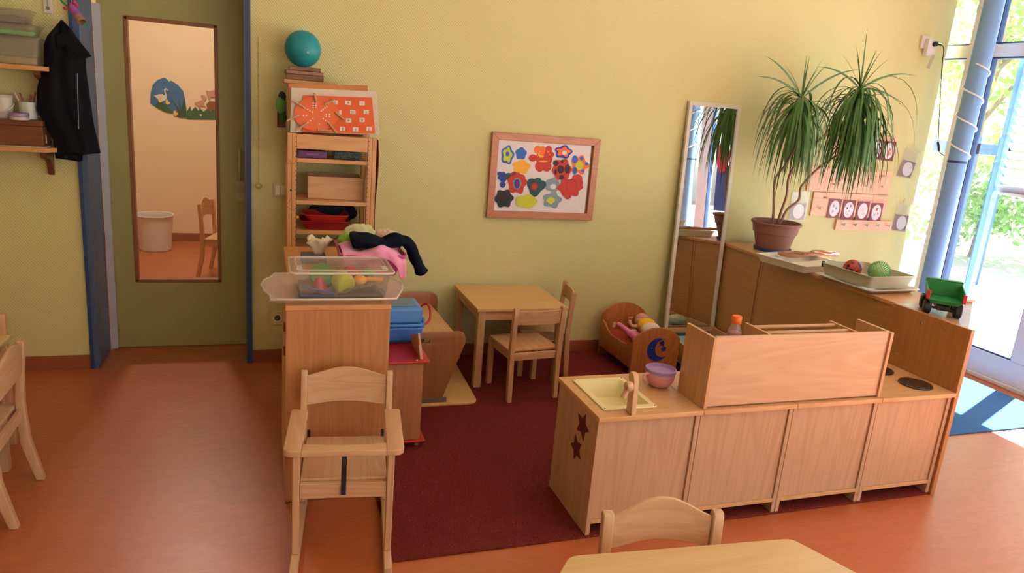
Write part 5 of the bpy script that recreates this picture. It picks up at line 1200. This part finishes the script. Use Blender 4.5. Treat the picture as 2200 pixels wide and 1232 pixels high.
mc = (2.452, .205); MBL = mat('moon_blue', '#152a86', .5)
ou = [(mc[0]+.078*math.cos(a), mc[1]+.078*math.sin(a)) for a in [R(62)+R(266)*i/30 for i in range(31)]]
inn = [(mc[0]+.040+.062*math.cos(a), mc[1]+.010+.062*math.sin(a)) for a in [R(285)-R(210)*i/22 for i in range(23)]]
plate('moon', MBL, [ou+inn], .003, MXZ(BY0-.0015), t)
plate('small_star', MBL, [star(mc[0]+.026, mc[1]+.042, .022, R(8), .6)], .003, MXZ(BY0-.0015), t); plate('small_star', MBL, [star(mc[0]+.045, mc[1]+.004, .022, R(-10), .6)], .003, MXZ(BY0-.0015), t)
build(MB().lathe([(.003, 0), (0, .001)], (mc[0]-.045, BY0-.0032, mc[1]+.012), 10, axis=(0, -1, 0)), 'moon_eye', WHITE, t)
setp(build(MB().box(BX0+.022, BX1-.022, BY0+.024, BY1-.024, .0975, .195), 'doll_mattress', mat('mattress_red', '#a33d2a', .9, noise_amt=.4, nscale=18), bevel=.012), 'orange red patterned mattress in the pine doll bed', 'mattress')
def skin(name, m, verts, edges, parent, sub=2):
    """one continuous surface grown round connected joints; verts: (x, y, z, radius)"""
    me = bpy.data.meshes.new(name); me.from_pydata([v[:3] for v in verts], edges, []); o = bpy.data.objects.new(name, me); C.objects.link(o)
    o.modifiers.new('skin', 'SKIN'); 
    for v, s in zip(me.skin_vertices[0].data, verts): v.radius = (s[3], s[3] if len(s) < 5 else s[4])
    me.skin_vertices[0].data[0].use_root = True
    md = o.modifiers.new('sub', 'SUBSURF'); md.levels = md.render_levels = sub; me.materials.append(m)
    dg = bpy.context.evaluated_depsgraph_get(); dg.update(); m2 = bpy.data.meshes.new_from_object(o.evaluated_get(dg)); bpy.data.objects.remove(o)
    for p in m2.polygons: p.use_smooth = True
    m2.transform(root_matrix(parent).inverted()); m2.materials.clear(); m2.materials.append(m); m2.name = name
    o = bpy.data.objects.new(name, m2); C.objects.link(o); o.parent = parent; return o
# doll in yellow lying on its front, arm raised
D1 = Vector((2.50, 4.16, .205))
t = thing('baby_doll', 'baby doll in a yellow and white romper lying in the pine doll bed', 'doll', (2.48, 4.15, .136)); DB = t
hd_ = (2.535, 4.30, .215)
skin('body', SKIN, [(2.50, 4.13, .190, .034), (2.51, 4.19, .200, .040), (2.52, 4.235, .21, .026), (2.46, 4.215, .205, .016), (2.425, 4.22, .205, .014), (2.40, 4.225, .225, .013), (2.398, 4.225, .252, .012), (2.565, 4.20, .19, .016), (2.59, 4.15, .17, .013), (2.475, 4.09, .185, .022), (2.46, 4.04, .185, .019), (2.455, 3.995, .165, .014), (2.535, 4.09, .185, .022), (2.55, 4.03, .18, .018), (2.555, 3.99, .16, .013)],
     [(0, 1), (1, 2), (1, 3), (3, 4), (4, 5), (5, 6), (1, 7), (7, 8), (0, 9), (9, 10), (10, 11), (0, 12), (12, 13), (13, 14)], t)
fg = MB()
for k in range(5):
    a = (k-2)*.35; b0 = Vector((2.398, 4.225, .258)); fg.tube([b0+Vector((.005*(k-2), 0, .002)), b0+Vector((.0075*(k-2), -.004, .012-abs(k-2)*.002)), b0+Vector((.007*(k-2), -.010, .018-abs(k-2)*.002))], .0032, 6)
build(fg, 'fingers', SKIN, t, smooth=True)
build(MB().sphere(hd_, .048, 26, 18, (1, 1.05, .95)), 'head', SKIN, t, smooth=True)
build(MB().sphere((2.54, 4.305, .226), .047, 26, 18, (1.03, 1.08, .92)), 'bonnet', mat('bonnet_rose', '#c98f80', .9), t, smooth=True)
YEL = mat('romper_yellow', '#e6b81c', .9, noise_amt=.1, nscale=40); WHT = mat('romper_white', '#dcd4c0', .9, noise_amt=.12, nscale=60)
build(MB().sphere((2.508, 4.175, .222), .064, 26, 16, (1.0, 1.0, .8), .06), 'romper_top', YEL, t, smooth=True)
build(MB().sphere((2.498, 4.105, .214), .064, 26, 16, (1.12, .8, .8), .08), 'romper_skirt', WHT, t, smooth=True)
build(MB().tube([(2.498+.066*math.cos(a), 4.095+.050*math.sin(a), .212+.010*math.sin(2*a)) for a in [2*PI*k/28 for k in range(28)]], .005, 6, True), 'skirt_hem', YEL, t, smooth=True)
t = thing('rag_doll', 'doll in a pink top lying over the side of the pine doll bed', 'doll', (2.36, 4.12, .136)); DR = t
PK = mat('pink_top', '#cf7496', .9, noise_amt=.08, nscale=30)
skin('top', PK, [(2.395, 4.05, .165, .036), (2.37, 4.11, .180, .034), (2.335, 4.15, .205, .021), (2.305, 4.19, .232, .017), (2.285, 4.22, .240, .016), (2.42, 4.12, .175, .02), (2.44, 4.07, .16, .018)], [(0, 1), (1, 2), (2, 3), (3, 4), (1, 5), (5, 6)], t)
skin('hand', SKIN, [(2.283, 4.225, .240, .012), (2.273, 4.232, .234, .013), (2.266, 4.236, .226, .012)], [(0, 1), (1, 2)], t)
fg = MB()
for k in range(5):
    b0 = Vector((2.262+.005*k, 4.226, .226)); fg.tube([b0, b0+Vector((-.004, -.003, -.010)), b0+Vector((-.003, -.001, -.020+abs(k-2)*.003))], .0032, 6)
build(fg, 'fingers', SKIN, t, smooth=True)
build(MB().sphere((2.345, 4.00, .160), .034, 20, 14), 'skirt', mat('plum_cloth', '#6e2a4a', .9), t, smooth=True)
build(MB().sphere((2.40, 4.19, .178), .038, 22, 16), 'head', SKIN, t, smooth=True)
build(MB().sphere((2.402, 4.2, .186), .038, 22, 16, (1.05, 1.05, .95)), 'hair', mat('doll_hair', '#6b3a22', .9, bump=1, bscale=80), t, smooth=True)

DB.location = (2.46, 4.13, .136+.072); DR.location = (2.365, 4.12, .136+.055)
t = thing('doll_crib', 'low wooden doll crib with rails in front of the mirror', 'doll bed', (2.93, 4.15, RUGZ))
cx0, cx1, cy0, cy1 = 2.70, 3.185, 3.84, 4.375
for (x, y) in ((cx0, cy0), (cx1-.022, cy0), (cx0, cy1-.022), (cx1-.022, cy1-.022)): build(MB().box(x, x+.022, y, y+.022, RUGZ, .205), 'post', BEECH_Z, t, .002)
for y in (cy0+.003, cy1-.019): 
    build(MB().box(cx0+.0225, cx1-.0225, y, y+.016, .172, .202), 'rail', BEECH_X, t, .002); build(MB().box(cx0+.0225, cx1-.0225, y, y+.016, .05, .10), 'side_board', BEECH_X, t, .002)
for x in (cx0+.003, cx1-.019): build(MB().box(x, x+.016, cy0+.0225, cy1-.0225, .06, .20), 'end_board', BEECH_Y, t, .002)
setp(build(MB().box(cx0+.02, cx1-.02, cy0+.024, cy1-.024, .078, .148), 'crib_mattress', mat('light_blue_cloth', '#8fb9c4', .9), bevel=.015), 'light blue mattress in the low doll crib', 'mattress')
s_ = MB(); G = []
for j in range(20):
    G.append([(cx0+.03+.26*i/20, cy0+.03+.22*j/19, .152+.030*math.sin(PI*i/20)**.5*math.sin(PI*j/19)**.5+.010*noise.noise(Vector((i*.4, j*.4, 2)))) for i in range(21)])
setp(build(s_.grid(G), 'crib_quilt', mat('cream_flower_cloth', '#e2d6b8', .9, noise_amt=.15, nscale=25), smooth=True, solid=.004), 'cream quilt with faint flowers at the front of the doll crib', 'quilt')
setp(build(MB().sphere((3.07, 4.08, .188), .065, 26, 16, (1.2, .9, .55), .22, 3), 'crib_pillow', mat('green_pattern_cloth', '#c3cfae', .9, noise_amt=.35, nscale=30), smooth=True), 'pale green patterned pillow in the crib, seen in the mirror', 'pillow')

#################################################################### LEFT WALL SHELF AND THINGS
t = thing('wall_shelf', 'lower wooden wall shelf on dark brackets at the left picture edge', 'shelf', (-1.5, 4.4, 1.27), 0, 'wall shelves left of the door')
t_up = thing('wall_shelf', 'upper wooden wall shelf at the left picture edge above the brown box', 'shelf', (-1.5, 4.4, 1.67), 0, 'wall shelves left of the door')
for (tt, z) in ((t, 1.250), (t_up, 1.652)):
    plate('board', SHELFW, [[(-2.2, 4.29), (-1.035, 4.29), (-.985, 4.36), (-.985, 4.499), (-2.2, 4.499)]], .022, MXY(z+.011), tt, .002)
    for x in (-1.06, -1.95):
        o = [(4.499, z-.001), (4.499, z-.125), (4.487, z-.135), (4.475, z-.115), (4.46, z-.07), (4.42, z-.045), (4.36, z-.035), (4.345, z-.02), (4.345, z-.001)]
        plate('bracket', DKW, [o], .028, MYZ(x), tt, .002)
z = 1.2725
setp(build(MB().box(-1.6, -1.03, 4.30, 4.45, z, z+.006), 'magazine', mat('magazine_paper', '#b8a89a', .5, noise_amt=.3, nscale=12), bevel=.001), 'thin magazines lying under the brown box on the lower wall shelf', 'magazine')
t = thing('brown_box', 'dark brown wooden box on the lower wall shelf', 'box', (-1.2, 4.38, z+.006))
build(MB().box(-1.42, -1.045, 4.315, 4.47, z+.0065, z+.105), 'body', DKW, t, .003); build(MB().box(-1.422, -1.043, 4.313, 4.472, z+.1055, z+.133), 'lid', DKW, t, .003)
build(MB().box(-1.0445, -1.0425, 4.36, 4.37, z+.02, z+.06), 'clasp', GREY, t)
z2 = z+.1335
t = thing('white_mug', 'pale mug full of pens on the brown box', 'mug', (-1.115, 4.38, z2))
build(MB().lathe([(.036, 0), (.040, .003), (.041, .088), (.038, .088), (.036, .006), (0, .005)], (-1.120, 4.395, z2), 28), 'mug', mat('mug_white', '#bfc4bd', .3), t, smooth='auto')
build(MB().tube([(-1.080, 4.385, z2+.075), (-1.062, 4.38, z2+.07), (-1.056, 4.378, z2+.045), (-1.064, 4.38, z2+.022), (-1.080, 4.385, z2+.018)], .005, 8), 'handle', mat('mug_white', '#bfc4bd'), t, smooth=True)
for k, (dx, dz, col, lab) in enumerate(((-.055, .14, '#b9a890', 'beige pencil leaning left in the pale mug'), (-.03, .13, '#7c1f2c', 'dark red pencil, second from the left in the mug'), (.015, .125, '#8c2430', 'dark red pencil at the middle of the mug'), (.035, .14, '#94303c', 'rose pencil leaning right in the mug'), (.05, .15, '#c9bfa0', 'cream pencil leaning furthest right in the mug'))):
    setp(build(MB().cyl((-1.120+dx*.2, 4.395+.006*k-.01, z2+.01), (-1.120+dx, 4.395+.006*k-.012, z2+dz), .0042, 8), 'pencil', mat('pencil%d' % k, col, .4)), lab, 'pencil', 'pencils in the pale mug')
setp(build(MB().lathe([(.050, 0), (.050, .014), (.0505, .0145), (.0505, .028), (0, .028)], (-1.13, 4.355-.012, z2+.0005), 32).box(0, .0001, 0, .0001, 0, .0001), 'round_tin', mat('lilac_tin', '#8d7896', .4), smooth='auto'), 'small lilac and white round tin in front of the mug', 'tin') if False else None
t = thing('round_tin', 'small round tin with a lilac lid in front of the mug', 'tin', (-1.135, 4.318, z2))
build(MB().cyl((-1.145, 4.325, z2), (-1.145, 4.325, z2+.016), .043, 32), 'tin', mat('tin_white', '#b9aca4', .4), t, .001); build(MB().cyl((-1.145, 4.325, z2+.0165), (-1.145, 4.325, z2+.034), .0435, 32), 'lid', mat('tin_lilac', '#8f7590', .4), t, .001)
t = thing('white_bucket', 'small white lidded bucket at the left edge on the brown box', 'bucket', (-1.24, 4.39, z2))
build(MB().lathe([(.045, 0), (.052, .10), (.050, .10), (.043, .004), (0, .004)], (-1.235, 4.40, z2), 30), 'bucket', mat('bucket_white', '#c9c4b4', .4), t, smooth='auto'); build(MB().lathe([(.054, .1005), (.055, .112), (.052, .116), (0, .117)], (-1.235, 4.40, z2), 30), 'lid', mat('bucket_lid', '#c2b2ae', .4), t, smooth='auto')
build(MB().tube([(-1.235+.056*math.cos(a), 4.40-.04*abs(math.sin(a))-.012, z2+.075-.04*math.sin(a)) for a in [PI*k/14 for k in range(15)]], .0022, 6), 'handle', WHITE, t, smooth=True)
z3 = 1.6745
CD = clear('storage_plastic', '#f4f2e4', '#f0eddc', .76, .2, .06)
for (x0, x1, y0, y1, za, zb, lab, fill, fh, ga) in ((-1.45, -1.035, 4.31, 4.46, z3, z3+.135, 'clear storage box of tan wood chips on the upper wall shelf, lowest of the stack', '#a88352', .05, 'wood_chips'), (-1.45, -1.045, 4.32, 4.46, z3+.137, z3+.192, 'flat clear storage box with a bright green filling, middle of the stack', '#55c860', .03, 'green_filling'), (-1.45, -1.075, 4.32, 4.46, z3+.194, z3+.262, 'clear storage box with dark filling, topmost of the stack', '#3a2a26', .035, 'dark_filling')):
    t = thing('storage_box', lab, 'box', ((x0+x1)/2, (y0+y1)/2, za), 0, 'storage boxes on the upper wall shelf')
    s_ = open_box(MB(), rrect(x0, x1, y0, y1, .015, 4), rrect(x0+.012, x1-.015, y0+.01, y1-.01, .015, 4), zb-.008, za, .003, .006); build(s_, 'box', CD, t, smooth='auto')
    s_ = MB(); s_.loft([[s_.bm.verts.new(p) for p in q] for q in (rr(x0-.008, x1+.008, y0-.008, y1+.008, .018, zb-.0075), rr(x0-.008, x1+.008, y0-.008, y1+.008, .018, zb-.001))]); build(s_, 'lid', CD, t, smooth='auto')
    G = [[(x0+.02+(x1-x0-.042)*i/24, y0+.016+(y1-y0-.032)*j/10, za+.006+fh*(.8+.25*noise.noise(Vector((i*.5, j*.5, za*10))))) for i in range(25)] for j in range(11)]
    s_ = MB().grid(G); s_.box(x0+.022, x1-.024, y0+.0165, y1-.0165, za+.004, za+.004+fh*.6); f_ = build(s_, 'filling', mat(ga, fill, .9, noise_amt=.5, nscale=90), t, smooth=True); f_['kind'] = 'stuff'
# thermometer
t = thing('wall_thermometer', 'small white thermometer on the wall at the top left', 'thermometer', (-1.03, WY, 1.97))
a_ = at_y(104, 29, WY-.006); build(MB().box(a_.x-.020, a_.x+.020, WY-.010, WY-.0005, a_.z, a_.z+.17), 'plate', mat('thermo_white', '#cfccbe', .5), t, .003)
build(MB().cyl((a_.x, WY-.012, a_.z+.035), (a_.x, WY-.012, a_.z+.155), .0015, 6).box(a_.x-.008, a_.x+.008, WY-.0112, WY-.0102, a_.z+.018, a_.z+.034), 'scale', mat('thermo_grey', '#6a6a66', .5), t)
# jacket on a hook
t = thing('hanging_jacket', 'black jacket hanging between the wall shelf and the door frame', 'jacket', (-.93, 4.40, 1.92))
poly = [(131, 42), (150, 62), (172, 92), (196, 121), (182, 124), (183, 150), (190, 200), (200, 270), (215, 332), (176, 333), (174, 348), (118, 340), (112, 300), (96, 270), (76, 235), (78, 185), (92, 140), (92, 95), (100, 76), (122, 50)]
PJ = [Vector(W2(x, y, 4.36)) for x, y in poly]
def rowspan(z):
    xs_ = []
    for i in range(len(PJ)):
        a, b = PJ[i], PJ[(i+1) % len(PJ)]
        if (a.y-z)*(b.y-z) < 0: xs_.append(a.x+(b.x-a.x)*(z-a.y)/(b.y-a.y))
    return (min(xs_), max(xs_)) if len(xs_) > 1 else None
zt_, zb_ = max(p.y for p in PJ)-.002, min(p.y for p in PJ)+.002; s_ = MB(); rg = []; nr = 60; nc = 28
for j in range(nr+1):
    zz = zt_+(zb_-zt_)*j/nr; sp = rowspan(zz)
    if not sp: continue
    a, b = sp; ring = []
    th = min(.055, .02+.30*(b-a))*(1 if j < nr else .8)
    for i in range(nc):
        an = 2*PI*i/nc; u = .5-.5*math.cos(an); x = a+(b-a)*u; s1 = math.sin(an)
        fold = .010*math.sin(u*16+zz*6)+.008*noise.noise(Vector((x*14, zz*7, 1)))
        y = 4.385-(th*abs(s1)**.7+fold*abs(s1)) if s1 > 0 else 4.385+.022*abs(s1)**.7
        ring.append(s_.bm.verts.new((x, y, zz)))
    rg.append(ring)
s_.loft(rg); build(s_, 'coat', mat('black_fabric', '#080b12', .85, .2, noise_amt=.2, nscale=10, bump=.3), t, smooth=True)
p1, p2 = at_y(166, 158, 4.318), at_y(169, 277, 4.318); build(MB().tube([p1, (p1+p2)/2+Vector((0, -.002, 0)), p2], .0018, 6), 'zip', mat('zip_grey', '#8a8c88', .4), t)
o = [W2(x, y, 4.33) for x, y in ((118, 75), (150, 66), (196, 121), (168, 124), (140, 98), (124, 105))]
plate('collar', mat('black_fabric', '#0c1118'), [o], .02, MXZ(4.333), t, .006)
hk = MB(); p = at_y(131, 46, 4.38); hk.tube([(p.x, WY-.0005, p.z-.01), (p.x, 4.42, p.z-.005), (p.x, 4.40, p.z), (p.x, 4.395, p.z+.015)], .005, 8); setp(build(hk, 'coat_hook', ALU, smooth=True), 'metal coat hook holding the black jacket', 'hook')
# cardboard roll ornament
t = thing('paper_roll_ornament', 'painted cardboard roll ornament hanging by the door frame', 'ornament', (-.83, 4.28, 1.9))
A, B = at_y(155, 16, 4.30), at_y(176, 48, 4.25)
u = (B-A).normalized(); f1, f2, f3 = frame(u)
s_ = MB(); n = 28; R1, R2 = .0175, .0195
r_ = [s_.ring(A, f1, f2, R1, n), s_.ring(B, f1, f2, R2, n), s_.ring(B, f1, f2, R2-.0015, n), s_.ring(A, f1, f2, R1-.0015, n)]; s_.loft(r_+[r_[0]], False, False)
build(s_, 'roll', mat('roll_card', '#9a7358', .8), t, smooth='auto')
s_ = MB(); s_.loft([s_.ring(A, f1, f2, R1+.0008, n), s_.ring(A+(B-A)*.6, f1, f2, R1+.0020, n)], False, False); build(s_, 'painted_band', mat('band_purple', '#8e4fa0', .7, noise_amt=.6, nscale=50), t, smooth='auto')
PKF = mat('crepe_pink', '#b83a5a', .8)
for (x, y) in ((152, 10), (160, 5), (140, 18), (165, 12), (150, 20)): q = at_y(x, y, 4.29); build(MB().sphere(q, .009, 10, 7, (1, .6, 1), .4, 4), 'crepe_flower', PKF, t, smooth=True)
s_ = MB(); q = [at_y(x, y, 4.31) for x, y in ((128, -6), (134, 4), (146, 14), (150, 20))]; s_.tube(q, lambda u: .007-.003*u, 6); build(s_, 'green_tail', mat('tail_green', '#2f8a5a', .7), t, smooth=True)
q = at_y(185, 55, 4.25); build(MB().box(q.x-.010, q.x+.004, q.y, q.y+.002, q.z-.010, q.z+.012), 'paper_feather', mat('tail_green', '#2f8a5a'), t)
q = at_y(166, 20, 4.28); build(MB().tube([A, (A.x-.004, 4.29, 2.4), (A.x-.004, 4.29, ZC-.001)], .0008, 5), 'string', WHITE, t)

#################################################################### ROOM BEYOND
t = thing('waste_bin', 'white round waste bin in the room behind the door', 'bin', (-.955, 7.62, 0))
bc_ = at_z(335, 536, 0); 
build(MB().lathe([(.135, .001), (.142, .008), (.163, .325), (.172, .332), (.176, .345), (.172, .352), (.160, .35), (.156, .33), (.137, .012), (0, .010)], (bc_.x, bc_.y, 0), 44), 'bin', mat('bin_white', '#dcd0c2', .4), t, smooth='auto')
rc = chair('child_chair', 'child chair seen through the door window in the next room', W=.36, D=.33, SH=.345, BH=.64, arch=.05, mz=BEECH_Z, mx=BEECH_X, my=BEECH_Y, post=.036, splay=.03, bh=.12)
pr_ = at_z(428, 597, 0); rc.location = (-.285, 6.74, .0005); rc.rotation_euler = (0, 0, R(75))
# paper scene on the far wall
t = thing('goose_pond_collage', 'blue paper pond with a goose and ducklings on the peach wall', 'collage', (-.9, 8.14, 1.6))
YW = 8.147
def wp(name, m, loop, k=0): return plate(name, m, [[W2(300+x/10.267, 150+y/10.267, YW-.003*k) for x, y in loop]], .002, MXZ(YW-.0015-.003*k), t)
wp('pond', mat('pond_blue', '#2a6796', .7, noise_amt=.35, nscale=12), [(235, 745), (240, 520), (290, 330), (400, 220), (540, 175), (600, 200), (640, 265), (700, 240), (850, 340), (960, 470), (1000, 640), (1035, 880), (1040, 1070), (850, 1050), (750, 960), (480, 880), (330, 800)], 0)
wp('bank', mat('bank_green', '#28552e', .8), [(330, 800), (430, 700), (560, 770), (720, 930), (720, 965), (560, 930), (440, 870)], 1)
wp('reeds', mat('reed_green', '#1c4a2c', .8), [(850, 1050), (860, 930), (680, 600), (890, 900), (850, 640), (920, 900), (985, 640), (1030, 900), (1040, 1070)], 1)
wp('goose', mat('goose_white', '#d8c9c0', .7), [(300, 555), (340, 570), (420, 540), (500, 535), (550, 570), (560, 540), (535, 450), (550, 415), (585, 405), (635, 455), (600, 455), (575, 440), (570, 480), (600, 580), (590, 650), (540, 690), (450, 690), (390, 640), (350, 600)], 2)
DY = mat('duckling_yellow', '#e0c060', .7)
for (x, y) in ((455, 670), (615, 720), (790, 960)): wp('duckling', DY, [(x-45, y-30), (x-20, y-65), (x+10, y-55), (x+15, y-15), (x+60, y-5), (x+50, y+35), (x, y+55), (x-35, y+35)], 3)
t = thing('meadow_collage', 'green paper meadow with pink animals on the peach wall', 'collage', (-.6, 8.14, 1.55))
wp('meadow', mat('meadow_green', '#2a5c3c', .8), [(1040, 1095), (1040, 920), (1115, 800), (1140, 910), (1230, 815), (1290, 900), (1340, 860), (1410, 925), (1500, 850), (1560, 915), (1640, 860), (1900, 900), (1950, 1105)], 0)
wp('hill', mat('hill_brown', '#8a4a30', .8), [(1470, 760), (1540, 695), (1640, 700), (1900, 690), (1900, 900), (1560, 880), (1500, 900)], 1)
wp('pink_animal', mat('animal_pink', '#c88878', .8), [(1200, 730), (1370, 670), (1380, 610), (1340, 560), (1420, 560), (1475, 620), (1440, 680), (1400, 750), (1490, 850), (1420, 800), (1340, 800), (1320, 870), (1290, 800), (1240, 760)], 2)
wp('pink_animal', mat('animal_pink', '#c88878'), [(1460, 460), (1530, 470), (1640, 455), (1690, 360), (1720, 560), (1700, 690), (1640, 600), (1560, 600), (1540, 690), (1510, 620)], 2)
for (x, y) in ((1350, 1000), (1125, 995), (1560, 1010)): wp('paper_flower', mat('flower_yellow', '#d8cf7a', .7) if x == 1350 else mat('flower_mauve', '#7a6068', .7), [(x+ax_, y+ay_) for ax_, ay_ in star(0, 0, 30, 0, .5)], 3)
setp(build(MB().box(*[v for v in (W2(462, 0, YW)[0], W2(480, 0, YW)[0])], YW-.02, YW-.0005, W2(465, 163, YW)[1], W2(465, 125, YW)[1]), 'wooden_bracket', DKW), 'small dark wooden frame on the peach wall at the door window edge', 'bracket')

#################################################################### LIGHT
w = bpy.data.worlds.new('sky'); bpy.context.scene.world = w; w.use_nodes = True; N = w.node_tree.nodes; L_ = w.node_tree.links
sky = N.new('ShaderNodeTexSky'); sky.sky_type = 'NISHITA'; sky.sun_disc = False; sky.sun_elevation = R(48); sky.sun_rotation = R(70); sky.air_density = 1; sky.dust_density = 2.5; sky.ozone_density = 1
bg = N['Background']; L_.new(sky.outputs[0], bg.inputs[0]); bg.inputs[1].default_value = .85
sl = bpy.data.lights.new('sun', 'SUN'); sl.energy = 92; sl.angle = R(.6); sl.color = (.94, .98, 1); so = bpy.data.objects.new('sun', sl); C.objects.link(so)
so.rotation_euler = Vector((-.9, -.4, -1.09)).to_track_quat('-Z', 'Y').to_euler()
# daylight entering through the window openings behind the camera
def area(name, loc, size, size_y, energy, direction, color=(1, 1, 1)):
    l = bpy.data.lights.new(name, 'AREA'); l.shape = 'RECTANGLE'; l.size = size; l.size_y = size_y; l.energy = energy; l.color = color
    o = bpy.data.objects.new(name, l); C.objects.link(o); o.location = loc; o.rotation_euler = Vector(direction).to_track_quat('-Z', 'Z').to_euler(); return o
area('daylight_window', (2.37, YB-.1, 1.78), 3.9, 1.8, 92, (0, 1, -.1), (.84, .93, 1))
# window wall: portal-sized daylight along the panes beyond the picture
area('daylight_window', (XR-.02, -1.6, 1.6), 5.0, 2.6, 85, (-1, .1, -.1), (.84, .93, 1))
# unseen ceiling lamps added to brighten the two rooms
for (x, y, e, lab, c_) in ((-1.2, 2.6, 3, 'added unseen round ceiling lamp over the left of the room', (1, .86, .62)), (1.6, 2.6, 6, 'added unseen round ceiling lamp over the middle of the room', (1, .88, .66)), (-.6, 6.7, 85, 'added unseen round ceiling lamp in the room behind the door', (1, .92, .80))):
    o = setp(build(MB().lathe([(.16, 0), (.17, -.02), (.16, -.05), (.1, -.07), (0, -.075)], (x, y, ZC-.0005), 32), 'added_ceiling_lamp', mat('lamp_glass', '#fff4e0', .5, emit=1.0), smooth='auto'), lab, 'lamp', 'added ceiling lamps out of view')
    l = bpy.data.lights.new('added_ceiling_light', 'AREA'); l.shape = 'DISK'; l.size = .3; l.energy = e; l.color = c_; q = bpy.data.objects.new('added_ceiling_light', l); C.objects.link(q); q.location = (x, y, ZC-.08)
vs = bpy.context.scene.view_settings; vs.view_transform = 'Standard'; vs.look = 'None'; vs.exposure = -0.95; vs.gamma = 1; vs.use_curve_mapping = False
